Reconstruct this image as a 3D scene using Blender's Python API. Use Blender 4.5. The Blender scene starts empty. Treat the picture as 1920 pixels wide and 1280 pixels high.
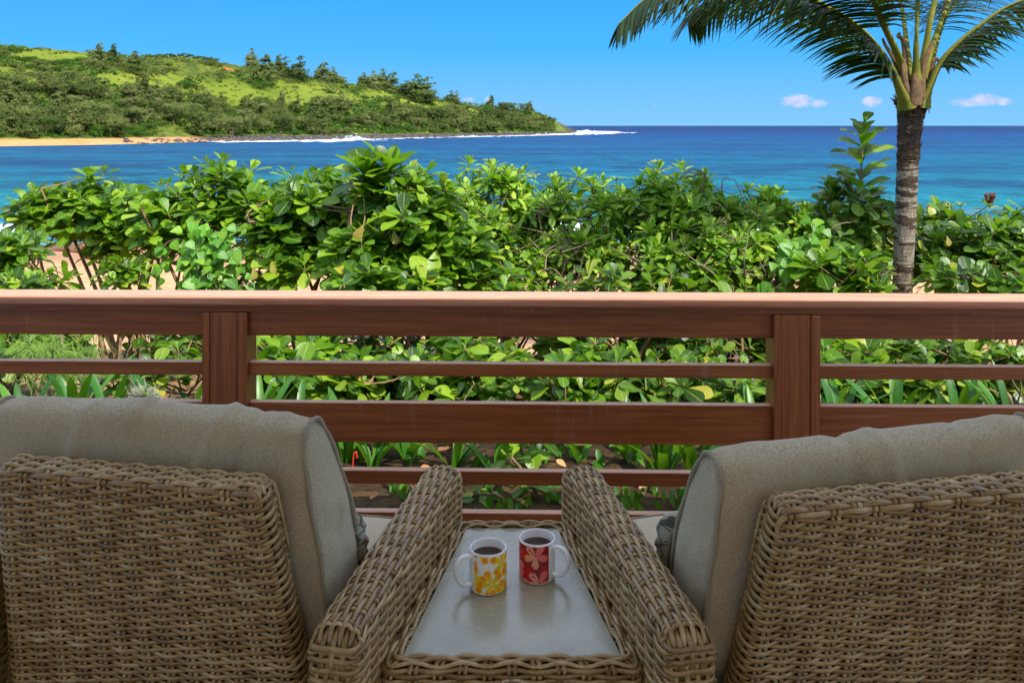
import bpy, math, random
import numpy as np
from mathutils import Vector, Matrix, noise as mnoise

R = math.radians
PI = math.pi
random.seed(11)
rng = np.random.default_rng(11)
SC = bpy.context.scene
COL = SC.collection

# ------------------------------------------------------------------ camera
FPX, HOR, EYE = 1560.0, 236.0, 1.515          # focal length in photo pixels, horizon row, eye height above the deck
cam = bpy.data.cameras.new('camera')
cam.sensor_fit = 'HORIZONTAL'
cam.sensor_width = 36.0
cam.lens = 36.0 * FPX / 1920.0
cam.shift_y = -(640.0 - HOR) / 1920.0
cam.clip_start = 0.05
cam.clip_end = 120000.0
camo = bpy.data.objects.new('camera', cam)
camo.location = (0, 0, EYE)
camo.rotation_euler = (R(90), 0, 0)
COL.objects.link(camo)
SC.camera = camo

# ------------------------------------------------------------------ light
SUN_DIR = Vector((0.40, -0.47, 0.80)).normalized()       # towards the sun
SUN_EL = math.asin(SUN_DIR.z)
SUN_AZ = math.atan2(SUN_DIR.x, SUN_DIR.y)
sun = bpy.data.lights.new('sun', 'SUN')
sun.energy = 2.05
sun.angle = R(0.55)
sun.color = (1.0, 0.95, 0.86)
suno = bpy.data.objects.new('sun', sun)
suno.rotation_euler = SUN_DIR.to_track_quat('Z', 'Y').to_euler()
suno.location = (12, -20, 40)
COL.objects.link(suno)

SC.render.engine = 'CYCLES'
SC.cycles.use_denoising = True
SC.cycles.use_adaptive_sampling = True
SC.cycles.adaptive_threshold = 0.03
SC.cycles.max_bounces = 6
SC.cycles.diffuse_bounces = 4
SC.cycles.glossy_bounces = 3
SC.cycles.transmission_bounces = 3
SC.cycles.transparent_max_bounces = 8
SC.cycles.sample_clamp_indirect = 6.0
SC.cycles.caustics_reflective = False
SC.cycles.caustics_refractive = False
SC.view_settings.view_transform = 'Standard'
SC.view_settings.look = 'None'
SC.view_settings.exposure = 1.72
SC.view_settings.gamma = 1.0

def lin(r, g, b):
    def f(c):
        c /= 255.0
        return c / 12.92 if c <= 0.04045 else ((c + 0.055) / 1.055) ** 2.4
    return (f(r), f(g), f(b), 1.0)

class NT:
    """tiny helper around a node tree"""
    def __init__(s, tree):
        s.t = tree
        s.n = tree.nodes
        s.l = tree.links
    def new(s, typ, **kw):
        nd = s.n.new(typ)
        for k, v in kw.items():
            setattr(nd, k, v)
        return nd
    def set(s, sock, v):
        if isinstance(v, bpy.types.NodeSocket):
            s.l.new(v, sock)
        elif v is not None:
            sock.default_value = v
    def math(s, op, a, b=None, c=None, clamp=False):
        nd = s.new('ShaderNodeMath', operation=op)
        nd.use_clamp = clamp
        s.set(nd.inputs[0], a)
        if b is not None: s.set(nd.inputs[1], b)
        if c is not None: s.set(nd.inputs[2], c)
        return nd.outputs[0]
    def noise(s, vec, scale, detail=3, rough=0.55, dist=0.0, out=0):
        nd = s.new('ShaderNodeTexNoise')
        if vec is not None: s.l.new(vec, nd.inputs['Vector'])
        nd.inputs['Scale'].default_value = scale
        nd.inputs['Detail'].default_value = detail
        nd.inputs['Roughness'].default_value = rough
        nd.inputs['Distortion'].default_value = dist
        return nd.outputs[out]
    def mapping(s, vec, scale=(1, 1, 1), loc=(0, 0, 0), rot=(0, 0, 0)):
        nd = s.new('ShaderNodeMapping')
        s.l.new(vec, nd.inputs['Vector'])
        nd.inputs['Scale'].default_value = scale
        nd.inputs['Location'].default_value = loc
        nd.inputs['Rotation'].default_value = rot
        return nd.outputs[0]
    def ramp(s, fac, stops, interp='LINEAR'):
        nd = s.new('ShaderNodeValToRGB')
        nd.color_ramp.interpolation = interp
        el = nd.color_ramp.elements
        while len(el) > 1: el.remove(el[-1])
        el[0].position, el[0].color = stops[0]
        for p, c in stops[1:]:
            e = el.new(p); e.color = c
        s.set(nd.inputs[0], fac)
        return nd.outputs[0]
    def mix(s, fac, a, b, blend='MIX'):
        nd = s.new('ShaderNodeMix', data_type='RGBA', blend_type=blend)
        s.set(nd.inputs[0], fac); s.set(nd.inputs[6], a); s.set(nd.inputs[7], b)
        return nd.outputs[2]
    def smooth(s, x, lo, hi):
        nd = s.new('ShaderNodeMapRange', interpolation_type='SMOOTHSTEP')
        s.set(nd.inputs[0], x); s.set(nd.inputs[1], lo); s.set(nd.inputs[2], hi)
        return nd.outputs[0]
    def bump(s, h, strength=0.3, dist=0.01):
        nd = s.new('ShaderNodeBump')
        nd.inputs['Strength'].default_value = strength
        nd.inputs['Distance'].default_value = dist
        s.l.new(h, nd.inputs['Height'])
        return nd.outputs[0]
    def hsv(s, col, h=0.5, sat=1.0, v=1.0):
        nd = s.new('ShaderNodeHueSaturation')
        s.set(nd.inputs['Hue'], h); s.set(nd.inputs['Saturation'], sat); s.set(nd.inputs['Value'], v)
        s.set(nd.inputs['Color'], col)
        return nd.outputs[0]

def xyz(q, vec):
    nd = q.new('ShaderNodeSeparateXYZ'); q.l.new(vec, nd.inputs[0]); return nd.outputs

# world: clear Nishita sky with a few small cumulus clouds near the horizon
W = bpy.data.worlds.new('World'); SC.world = W; W.use_nodes = True
q = NT(W.node_tree); q.n.clear()
sky = q.new('ShaderNodeTexSky', sky_type='NISHITA')
sky.sun_disc = False
sky.sun_elevation = SUN_EL
sky.sun_rotation = SUN_AZ
sky.altitude = 0.0
sky.air_density = 1.0
sky.dust_density = 0.15
sky.ozone_density = 2.2
gm = q.new('ShaderNodeGamma'); q.l.new(sky.outputs[0], gm.inputs[0]); gm.inputs[1].default_value = 1.0
tc = q.new('ShaderNodeTexCoord').outputs['Generated']
o = xyz(q, tc)
yy = q.math('MAXIMUM', q.math('ABSOLUTE', o[1]), 0.02)
pu = q.math('DIVIDE', o[0], yy); pv = q.math('DIVIDE', o[2], yy)
cmb = q.new('ShaderNodeCombineXYZ'); q.l.new(pu, cmb.inputs[0]); q.l.new(pv, cmb.inputs[1])
# clean maritime air: keep the low sky blue instead of milky
grad = q.ramp(q.math('MAXIMUM', o[2], 0.0), [(0.0, (.48, 1.22, 2.06, 1)), (0.03, (.37, 1.16, 2.08, 1)), (0.09, (.11, .97, 2.10, 1)), (0.16, (.03, .78, 2.10, 1)), (0.4, (.3, .9, 2.1, 1)), (1.0, (.5, 1.0, 1.9, 1))])
skyc = q.mix(q.ramp(o[2], [(0.0, (1.0,) * 3 + (1,)), (.19, (.98,) * 3 + (1,)), (.42, (.2,) * 3 + (1,)), (1.0, (.1,) * 3 + (1,))]), q.hsv(gm.outputs[0], 0.5, 0.5, 1.0), grad)
nz = q.noise(q.mapping(cmb.outputs[0], (60, 95, 1)), 1.0, 6, 0.6)
tot = None
for (cx, cy, w, h, a) in ((1497, 190, 34, 13, 1.0), (1528, 194, 34, 9, .8), (1635, 191, 20, 11, 1.0), (1848, 187, 30, 13, 1.0), (1815, 193, 44, 9, .9),
                          (1882, 191, 26, 9, .8), (1226, 197, 9, 7, .65), (1268, 198, 20, 8, .55), (1292, 199, 12, 6, .5), (1155, 198, 30, 9, .35),
                          (878, 187, 14, 7, .8), (915, 188, 10, 8, .8), (2050, 196, 60, 14, .8), (-150, 190, 70, 16, .8), (2300, 190, 80, 20, .9),
                          (-600, 185, 90, 18, .8), (1060, 196, 30, 6, .25), (1420, 200, 60, 5, .3), (1740, 199, 60, 5, .35)):
    du = q.math('DIVIDE', q.math('SUBTRACT', pu, (cx - 960) / FPX), w / FPX)
    dv = q.math('DIVIDE', q.math('SUBTRACT', pv, (HOR - cy) / FPX), h / FPX)
    r2 = q.math('ADD', q.math('MULTIPLY', du, du), q.math('MULTIPLY', dv, dv))
    m = q.math('MULTIPLY', q.math('MAXIMUM', q.math('SUBTRACT', 1.0, q.math('MULTIPLY', r2, 0.45)), 0.0), a)
    tot = m if tot is None else q.math('MAXIMUM', tot, m)
dens = q.smooth(q.math('MULTIPLY', tot, q.math('ADD', nz, 0.32)), 0.36, 0.80)
band = q.math('MULTIPLY', q.smooth(q.noise(q.mapping(cmb.outputs[0], (5, 60, 1)), 1.0, 5, 0.6), 0.45, 0.8),
              q.math('MULTIPLY', q.smooth(pv, 0.0, 0.02), q.math('SUBTRACT', 1.0, q.smooth(pv, 0.02, 0.05))))
ccol = q.mix(q.smooth(nz, 0.35, 0.75), (1.26, 1.37, 1.95, 1), (1.83, 1.72, 2.03, 1))
skyc = q.mix(q.math('MULTIPLY', band, 0.16), skyc, (.9, 1.18, 1.91, 1))
skyc = q.mix(q.math('MULTIPLY', dens, 0.8), skyc, ccol)
bg = q.new('ShaderNodeBackground'); q.l.new(skyc, bg.inputs[0]); bg.inputs[1].default_value = 0.15
wo = q.new('ShaderNodeOutputWorld'); q.l.new(bg.outputs[0], wo.inputs[0])

# ------------------------------------------------------------------ scene helpers
def at(x, y, Y):
    """photo pixel at a real distance Y (metres) -> point"""
    return Vector(((x - 960.0) / FPX * Y, Y, EYE - (y - HOR) / FPX * Y))

def px(p):
    return 960 + FPX * p[0] / p[1], HOR + FPX * (EYE - p[2]) / p[1]

def tag(ob, label=None, cat=None, group=None, kind=None):
    if label: ob['label'] = label
    if cat: ob['category'] = cat
    if group: ob['group'] = group
    if kind: ob['kind'] = kind
    return ob

def empty(name, loc=(0, 0, 0), rz=0.0):
    e = bpy.data.objects.new(name, None)
    e.location = loc; e.rotation_euler = (0, 0, rz)
    e.empty_display_size = 0.1
    COL.objects.link(e)
    return e

def mesh_data(name, V, Fc, smooth=True, mats=(), attrs=None, uv=None, midx=None):
    me = bpy.data.meshes.new(name)
    V = np.asarray(V, dtype=np.float32)
    if isinstance(Fc, np.ndarray):
        nf, k = Fc.shape
        me.vertices.add(len(V)); me.vertices.foreach_set('co', V.ravel())
        me.loops.add(nf * k); me.loops.foreach_set('vertex_index', Fc.ravel().astype(np.int32))
        me.polygons.add(nf)
        me.polygons.foreach_set('loop_start', np.arange(0, nf * k, k, dtype=np.int32))
        me.update(calc_edges=True)
    else:
        me.from_pydata(V.tolist(), [], Fc)
        me.update()
    if smooth:
        me.polygons.foreach_set('use_smooth', np.ones(len(me.polygons), dtype=bool))
    for m in mats: me.materials.append(m)
    if midx is not None:
        me.polygons.foreach_set('material_index', np.asarray(midx, dtype=np.int32))
    if attrs:
        for an, (typ, data) in attrs.items():
            a = me.attributes.new(an, typ, 'POINT')
            d = np.asarray(data, dtype=np.float32).ravel()
            a.data.foreach_set({'FLOAT': 'value', 'FLOAT_COLOR': 'color', 'FLOAT_VECTOR': 'vector'}[typ], d)
    return me

def mobj(name, me, parent=None, loc=None):
    o = bpy.data.objects.new(name, me)
    COL.objects.link(o)
    if parent is not None: o.parent = parent
    if loc is not None: o.location = loc
    return o

class MB:
    """collects pieces of geometry into one mesh"""
    def __init__(s): s.V = []; s.F = []; s.n = 0
    def add(s, V, Fc):
        V = np.asarray(V, dtype=np.float64); n = s.n
        s.V.append(V)
        s.F.extend([tuple(int(i) + n for i in f) for f in Fc])
        s.n += len(V)
        return s
    def box(s, lo, hi, b=0.0):
        x0, y0, z0 = lo; x1, y1, z1 = hi
        if b <= 0:
            V = [(x, y, z) for x in (x0, x1) for y in (y0, y1) for z in (z0, z1)]
            return s.add(V, [(0, 1, 3, 2), (4, 6, 7, 5), (0, 4, 5, 1), (2, 3, 7, 6), (0, 2, 6, 4), (1, 5, 7, 3)])
        # chamfered box: 24 verts
        V = []; idx = {}
        for ix, x in enumerate((x0, x1)):
            for iy, y in enumerate((y0, y1)):
                for iz, z in enumerate((z0, z1)):
                    sx, sy, sz = (1 - 2 * ix) * b, (1 - 2 * iy) * b, (1 - 2 * iz) * b
                    idx[ix, iy, iz, 0] = len(V); V.append((x, y + sy, z + sz))
                    idx[ix, iy, iz, 1] = len(V); V.append((x + sx, y, z + sz))
                    idx[ix, iy, iz, 2] = len(V); V.append((x + sx, y + sy, z))
        Fc = []
        for i in (0, 1):
            Fc.append([idx[i, a, c, 0] for a, c in ((0, 0), (1, 0), (1, 1), (0, 1))][::(-1 if i == 0 else 1)])
            Fc.append([idx[a, i, c, 1] for a, c in ((0, 0), (1, 0), (1, 1), (0, 1))][::(1 if i == 0 else -1)])
            Fc.append([idx[a, c, i, 2] for a, c in ((0, 0), (1, 0), (1, 1), (0, 1))][::(-1 if i == 0 else 1)])
        for a in (0, 1):
            for c in (0, 1):
                Fc.append((idx[0, a, c, 1], idx[1, a, c, 1], idx[1, a, c, 2], idx[0, a, c, 2]))
                Fc.append((idx[a, 0, c, 0], idx[a, 1, c, 0], idx[a, 1, c, 2], idx[a, 0, c, 2]))
                Fc.append((idx[a, c, 0, 0], idx[a, c, 1, 0], idx[a, c, 1, 1], idx[a, c, 0, 1]))
                for d in (0, 1):
                    Fc.append((idx[a, c, d, 0], idx[a, c, d, 1], idx[a, c, d, 2]))
        # de-duplicate triangles added once per corner
        seen = set(); out = []
        for f in Fc:
            k = tuple(sorted(f))
            if k in seen: continue
            seen.add(k); out.append(f)
        return s.add(V, out)
    def data(s, name, mats=(), smooth=False):
        V = np.concatenate(s.V)
        me = mesh_data(name, V, s.F, smooth, mats)
        fix_normals(me)
        return me
    def build(s, name, mat, parent=None, smooth=False, loc=None):
        return mobj(name, s.data(name, (mat,), smooth), parent, loc)

def fix_normals(me):
    import bmesh
    bm = bmesh.new(); bm.from_mesh(me)
    bmesh.ops.recalc_face_normals(bm, faces=bm.faces[:])
    bm.to_mesh(me); bm.free()

def sweep(P, Nr, w, t, sides=6, closed=False, taper=None):
    """elliptic tube along P with the given surface normals"""
    P = np.asarray(P, float); Nr = np.asarray(Nr, float); n = len(P)
    if closed:
        T = np.roll(P, -1, 0) - np.roll(P, 1, 0)
    else:
        T = np.gradient(P, axis=0)
    T /= np.linalg.norm(T, axis=1, keepdims=True) + 1e-12
    Nr = Nr - (Nr * T).sum(1, keepdims=True) * T
    Nr /= np.linalg.norm(Nr, axis=1, keepdims=True) + 1e-12
    B = np.cross(T, Nr)
    a = np.arange(sides) * 2 * PI / sides + PI / sides
    tp = np.ones(n) if taper is None else np.asarray(taper)
    V = (P[:, None] + (B[:, None] * np.cos(a)[None, :, None] * w / 2 + Nr[:, None] * np.sin(a)[None, :, None] * t / 2) * tp[:, None, None]).reshape(-1, 3)
    rows = n if closed else n - 1
    i = np.arange(rows)[:, None]; j = np.arange(sides)[None, :]
    i2 = (i + 1) % n; j2 = (j + 1) % sides
    Fq = np.stack([i * sides + j, i * sides + j2, i2 * sides + j2, i2 * sides + j], -1).reshape(-1, 4)
    return V, Fq

def merge(parts):
    Vs, Fs, n = [], [], 0
    for V, Fq in parts:
        Vs.append(V); Fs.append(Fq + n); n += len(V)
    return np.concatenate(Vs), np.concatenate(Fs)

def tube(P, rad, sides=6):
    """round tube with per-point radius"""
    P = np.asarray(P, float)
    rad = np.broadcast_to(np.asarray(rad, float), (len(P),))
    ref = np.array([0.31, 0.17, 0.93]) if abs((P[-1] - P[0])[2]) < 0.8 * np.linalg.norm(P[-1] - P[0]) else np.array([0.93, 0.3, 0.1])
    return sweep(P, np.tile(ref, (len(P), 1)), 2, 2, sides, taper=rad)

def smooth_path(pts, n):
    """Catmull-Rom through pts"""
    p = np.asarray(pts, float)
    p = np.vstack([2 * p[0] - p[1], p, 2 * p[-1] - p[-2]])
    out = []
    m = len(p) - 3
    for k in range(n):
        u = k / (n - 1) * m; i = min(int(u), m - 1); t = u - i
        a, b, c, d = p[i], p[i + 1], p[i + 2], p[i + 3]
        out.append(0.5 * ((2 * b) + (-a + c) * t + (2 * a - 5 * b + 4 * c - d) * t * t + (-a + 3 * b - 3 * c + d) * t ** 3))
    return np.array(out)

def vnoise(P, scale, seed=0.0):
    return np.array([mnoise.noise(Vector((p[0] * scale + seed, p[1] * scale - seed, p[2] * scale + 2 * seed))) for p in P])

# ------------------------------------------------------------------ materials
def material(name):
    m = bpy.data.materials.new(name); m.use_nodes = True
    qq = NT(m.node_tree); qq.n.clear()
    b = qq.new('ShaderNodeBsdfPrincipled')
    out = qq.new('ShaderNodeOutputMaterial')
    qq.l.new(b.outputs[0], out.inputs[0])
    return m, qq, b, out

def simple(name, col, rough=0.6, spec=0.5, metal=0.0):
    m, qq, b, out = material(name)
    b.inputs['Base Color'].default_value = col
    b.inputs['Roughness'].default_value = rough
    b.inputs['Specular IOR Level'].default_value = spec
    b.inputs['Metallic'].default_value = metal
    return m

def m_wicker():
    m, k, b, out = material('wicker_strand')
    oi = k.new('ShaderNodeObjectInfo').outputs['Random']
    tco = k.new('ShaderNodeTexCoord').outputs['Object']
    n1 = k.noise(tco, 26, 3, 0.6)
    n2 = k.noise(tco, 420, 2, 0.6)
    f = k.math('ADD', k.math('MULTIPLY', n1, 0.85), k.math('MULTIPLY', oi, 0.3))
    c = k.ramp(f, [(0.25, lin(98, 73, 34)), (0.5, lin(142, 112, 60)), (0.68, lin(166, 138, 84)), (0.9, lin(196, 176, 128))])
    c = k.mix(k.math('MULTIPLY', k.smooth(n2, 0.45, 0.75), 0.35), c, lin(92, 70, 46), 'MIX')
    k.l.new(c, b.inputs['Base Color'])
    b.inputs['Roughness'].default_value = 0.42
    k.l.new(k.ramp(n1, [(0.3, (.24,) * 3 + (1,)), (.7, (.40,) * 3 + (1,))]), b.inputs['Roughness'])
    b.inputs['Specular IOR Level'].default_value = 0.65
    k.l.new(k.bump(n2, 0.3, 0.0010), b.inputs['Normal'])
    return m
M_WICKER = m_wicker()
M_CORE = simple('wicker_core', lin(58, 44, 30), 0.9, 0.1)

def m_fabric(name, c0, c1, c2):
    m, k, b, out = material(name)
    tco = k.new('ShaderNodeTexCoord').outputs['Object']
    a = k.noise(k.mapping(tco, (240, 240, 1100)), 1.0, 1, 0.5)
    d = k.noise(k.mapping(tco, (1100, 1100, 240)), 1.0, 1, 0.5)
    th = k.math('MULTIPLY', k.math('ADD', a, d), 0.5)
    lo = k.noise(tco, 5, 3, 0.5)
    f = k.math('ADD', k.math('MULTIPLY', th, 0.9), k.math('MULTIPLY', lo, 0.12))
    c = k.ramp(f, [(0.36, c0), (0.52, c1), (0.68, c2)])
    k.l.new(c, b.inputs['Base Color'])
    b.inputs['Roughness'].default_value = 0.95
    b.inputs['Specular IOR Level'].default_value = 0.15
    b.inputs['Sheen Weight'].default_value = 0.25
    b.inputs['Sheen Roughness'].default_value = 0.5
    k.l.new(k.bump(th, 0.45, 0.0016), b.inputs['Normal'])
    return m
M_FAB = m_fabric('cushion_fabric', lin(136, 124, 94), lin(174, 161, 128), lin(198, 187, 156))
M_PIPE = m_fabric('piping_fabric', lin(110, 102, 78), lin(148, 139, 110), lin(174, 164, 134))
M_SEATFAB = m_fabric('seat_fabric', lin(160, 142, 112), lin(198, 180, 148), lin(216, 200, 172))

def m_pillow():
    m, k, b, out = material('patterned_pillow_fabric')
    tco = k.new('ShaderNodeTexCoord').outputs['Object']
    v = k.new('ShaderNodeTexVoronoi', feature='DISTANCE_TO_EDGE'); v.inputs['Scale'].default_value = 28
    k.l.new(k.mapping(tco, (1, 1, 1.3)), v.inputs['Vector'])
    wv = k.noise(tco, 30, 2, 0.5, 1.2)
    f = k.math('MAXIMUM', k.smooth(v.outputs[0], 0.07, 0.03), k.smooth(wv, 0.56, 0.6))
    c = k.mix(f, lin(170, 168, 150), lin(88, 92, 80))
    k.l.new(c, b.inputs['Base Color'])
    b.inputs['Roughness'].default_value = 0.95
    return m
M_PILLOW = m_pillow()

def m_wood(name, axis, cols, rough=0.42, coat=0.12):
    m, k, b, out = material(name)
    tco = k.new('ShaderNodeTexCoord').outputs['Object']
    oi = k.new('ShaderNodeObjectInfo').outputs['Random']
    add = k.new('ShaderNodeVectorMath', operation='ADD'); k.l.new(tco, add.inputs[0])
    cb = k.new('ShaderNodeCombineXYZ')
    for i in range(3): k.l.new(k.math('MULTIPLY', oi, 7.3 + i * 3), cb.inputs[i])
    k.l.new(cb.outputs[0], add.inputs[1])
    s = [60, 60, 60]; s[axis] = 2.2
    g = k.noise(k.mapping(add.outputs[0], s), 1.0, 5, 0.62, 0.6)
    s2 = [420, 420, 420]; s2[axis] = 9
    fine = k.noise(k.mapping(add.outputs[0], s2), 1.0, 2, 0.6)
    blot = k.noise(k.mapping(add.outputs[0], (2.2, 2.2, 2.2)), 1.0, 3, 0.6)
    f = k.math('ADD', k.math('MULTIPLY', g, 0.75), k.math('ADD', k.math('MULTIPLY', fine, 0.22), k.math('MULTIPLY', k.math('SUBTRACT', oi, 0.5), 0.10)))
    c = k.ramp(f, [(0.3, cols[0]), (0.5, cols[1]), (0.68, cols[2])])
    # pale water runs and dust on the face of the boards
    st = [26, 26, 26]; st[2] = 1.4
    st[1] = 1.0
    run = k.noise(k.mapping(add.outputs[0], st), 1.0, 4, 0.7)
    c = k.mix(k.math('MULTIPLY', k.math('MULTIPLY', k.smooth(run, 0.56, 0.72), k.smooth(blot, 0.42, 0.6)), 0.42), c, lin(176, 132, 104))
    k.l.new(c, b.inputs['Base Color'])
    k.l.new(k.ramp(blot, [(0.3, (rough - .06,) * 3 + (1,)), (0.7, (rough + .12,) * 3 + (1,))]), b.inputs['Roughness'])
    b.inputs['Coat Weight'].default_value = coat
    b.inputs['Coat Roughness'].default_value = 0.25
    k.l.new(k.bump(f, 0.16, 0.002), b.inputs['Normal'])
    return m
WC = (lin(102, 52, 20), lin(140, 75, 31), lin(166, 99, 48))
M_WOODX = m_wood('stained_wood_rail', 0, WC)
M_WOODZ = m_wood('stained_wood_post', 2, WC)
M_LIT_TOP = m_wood('lit_top_wood', 0, (lin(176, 124, 94), lin(196, 146, 114), lin(210, 168, 138)), 0.5, 0.0)  # paler wood: bright sun and sky light on the tops painted into the colour
M_CAP = m_wood('stained_wood_cap', 0, (lin(150, 92, 64), lin(176, 116, 86), lin(200, 142, 112)), 0.34, 0.3)
M_DECK = m_wood('deck_wood', 0, (lin(120, 92, 66), lin(150, 118, 88), lin(172, 142, 110)), 0.6, 0.0)

def m_slab():
    m, k, b, out = material('grey_stone_slab')
    tco = k.new('ShaderNodeTexCoord').outputs['Object']
    n1 = k.noise(tco, 7, 5, 0.6); n2 = k.noise(tco, 160, 3, 0.6); n3 = k.noise(tco, 700, 1, 0.5)
    c = k.ramp(n1, [(0.3, lin(142, 141, 118)), (0.55, lin(160, 158, 134)), (0.75, lin(174, 171, 148))])
    c = k.mix(k.math('MULTIPLY', k.smooth(n2, 0.5, 0.72), 0.25), c, lin(104, 104, 98))
    c = k.mix(k.math('MULTIPLY', k.smooth(n3, 0.68, 0.74), 0.5), c, lin(84, 80, 72))
    oo = xyz(k, tco)
    for (rx_, ry_, rr_) in ((.06, -.17, .039), (-.10, -.12, .041)):
        dd_ = k.math('SQRT', k.math('ADD', k.math('POWER', k.math('SUBTRACT', oo[0], rx_), 2.0), k.math('POWER', k.math('SUBTRACT', oo[1], ry_), 2.0)))
        ring_ = k.math('MULTIPLY', k.smooth(k.math('ABSOLUTE', k.math('SUBTRACT', dd_, rr_)), .003, .0008), k.smooth(k.noise(tco, 25, 3), .45, .65))
        c = k.mix(k.math('MULTIPLY', ring_, .25), c, lin(110, 96, 76))
    k.l.new(c, b.inputs['Base Color'])
    n4 = k.noise(tco, 18, 5, 0.7)
    k.l.new(k.ramp(n4, [(0.3, (.16,) * 3 + (1,)), (0.55, (.24,) * 3 + (1,)), (0.7, (.36,) * 3 + (1,))]), b.inputs['Roughness'])
    b.inputs['Specular IOR Level'].default_value = 0.9
    k.l.new(k.bump(n2, 0.06, 0.002), b.inputs['Normal'])
    return m
M_SLAB = m_slab()

def m_leaf(name, stops, rough=0.38, trans=0.34, tcol=None, rib=True, spec=0.45):
    """leaf colour varies from leaf to leaf (object random or the rnd attribute); paler midrib and side veins"""
    m, k, b, out = material(name)
    oi = k.new('ShaderNodeObjectInfo').outputs['Random']
    at_ = k.new('ShaderNodeAttribute', attribute_name='rnd').outputs['Fac']
    rnd = k.math('FRACT', k.math('ADD', oi, at_))
    luv = k.new('ShaderNodeAttribute', attribute_name='luv').outputs['Vector']
    c = k.ramp(rnd, stops)
    geo = k.new('ShaderNodeNewGeometry')
    blo = k.noise(geo.outputs['Position'], 14, 3, 0.6)
    c = k.hsv(c, 0.5, 1.0, k.math('ADD', 0.72, k.math('MULTIPLY', blo, 0.56)))
    spot = k.noise(geo.outputs['Position'], 60, 3, 0.7)
    c = k.mix(k.math('MULTIPLY', k.math('MULTIPLY', k.smooth(spot, 0.62, 0.70), k.smooth(blo, 0.50, 0.62)), 0.7), c, lin(120, 96, 44))
    if rib:
        u = xyz(k, luv)
        au = k.math('ABSOLUTE', u[0])
        mid = k.smooth(au, 0.09, 0.03)
        ph = k.math('SUBTRACT', k.math('MULTIPLY', u[1], 9.0), k.math('MULTIPLY', au, 2.2))
        vv = k.math('ABSOLUTE', k.math('SUBTRACT', k.math('FRACT', ph), 0.5))
        vein = k.math('MULTIPLY', k.smooth(vv, 0.09, 0.0), 0.45)
        rb = k.math('MULTIPLY', k.math('MAXIMUM', mid, vein), 0.5)
        c = k.mix(rb, c, lin(176, 196, 96))
        k.l.new(k.bump(vv, 0.25, 0.004), b.inputs['Normal'])
    k.l.new(c, b.inputs['Base Color'])
    b.inputs['Roughness'].default_value = rough
    b.inputs['Specular IOR Level'].default_value = spec
    tr = k.new('ShaderNodeBsdfTranslucent')
    k.l.new(k.mix(0.65, c, tcol or lin(150, 205, 30)), tr.inputs[0])
    mx = k.new('ShaderNodeMixShader'); mx.inputs[0].default_value = trans
    k.l.new(b.outputs[0], mx.inputs[1]); k.l.new(tr.outputs[0], mx.inputs[2])
    k.l.new(mx.outputs[0], out.inputs[0])
    return m
M_LEAF_A = m_leaf('almond_leaf', [(0.0, lin(28, 60, 12)), (0.3, lin(52, 92, 15)), (0.6, lin(90, 132, 20)), (0.9, lin(132, 164, 30)), (0.985, lin(150, 176, 50)), (1.0, lin(180, 160, 50))], 0.36, 0.36, spec=.42)
M_LEAF_B = m_leaf('heliotrope_leaf', [(0.0, lin(72, 116, 24)), (0.5, lin(112, 154, 32)), (0.9, lin(152, 182, 48)), (1.0, lin(178, 188, 62))], 0.5, 0.36, rib=True)
M_LEAF_N = m_leaf('naupaka_leaf', [(0.0, lin(28, 58, 16)), (0.35, lin(54, 92, 22)), (0.7, lin(88, 126, 32)), (0.94, lin(132, 156, 48)), (1.0, lin(178, 166, 56))], 0.36, 0.34, spec=.42)
M_LEAF_V = m_leaf('vine_leaf', [(0.0, lin(64, 122, 26)), (0.6, lin(92, 152, 34)), (1.0, lin(134, 176, 54))], 0.42, 0.34)
M_LEAF_S = m_leaf('strap_leaf', [(0.0, lin(34, 80, 22)), (0.6, lin(52, 108, 28)), (1.0, lin(92, 140, 40))], 0.38, 0.30, rib=False)
M_LEAF_P = m_leaf('palm_leaflet', [(0.0, lin(16, 32, 8)), (0.6, lin(26, 48, 11)), (1.0, lin(44, 64, 16))], 0.48, 0.12, tcol=lin(90, 150, 20), rib=False, spec=.3)
M_DRY = m_leaf('dry_leaf', [(0.0, lin(128, 84, 50)), (0.6, lin(176, 124, 80)), (1.0, lin(206, 166, 120))], 0.8, 0.1, tcol=lin(180, 120, 60), rib=False)
M_RED = simple('red_leaf', lin(190, 50, 36), 0.5)
M_DEAD = m_leaf('orange_leaf', [(0.0, lin(150, 70, 24)), (0.6, lin(176, 84, 26)), (1.0, lin(164, 100, 40))], 0.6, 0.25, tcol=lin(200, 90, 20), rib=True)
M_BUD = simple('flower_cluster', lin(138, 156, 84), 0.8, .1)

def m_bark(name, c0, c1, sc=30):
    m, k, b, out = material(name)
    tco = k.new('ShaderNodeNewGeometry').outputs['Position']
    n1 = k.noise(tco, sc, 4, 0.65); n2 = k.noise(tco, sc * 5, 2, 0.6)
    c = k.ramp(n1, [(0.3, c0), (0.7, c1)])
    k.l.new(c, b.inputs['Base Color']); b.inputs['Roughness'].default_value = 0.9
    k.l.new(k.bump(n2, 0.5, 0.006), b.inputs['Normal'])
    return m
M_BARK = m_bark('shrub_bark', lin(96, 72, 46), lin(158, 130, 92))
M_BARK_G = m_bark('grey_twig_bark', lin(92, 76, 54), lin(142, 124, 96))
# ------------------------------------------------------------------ setting: land, sea, hill
SEA = -3.6
def ground_z(X, Y):
    """profile from the deck edge down the beach into the sea"""
    base = np.interp(Y, [0, 3.2, 4.6, 6.0, 9.0, 13.0, 20.0, 30.0, 38.0, 60.0], [-.30, -.16, -.16, -.32, -.85, -1.30, -2.20, -3.25, -3.75, -5.5])
    return base

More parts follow.
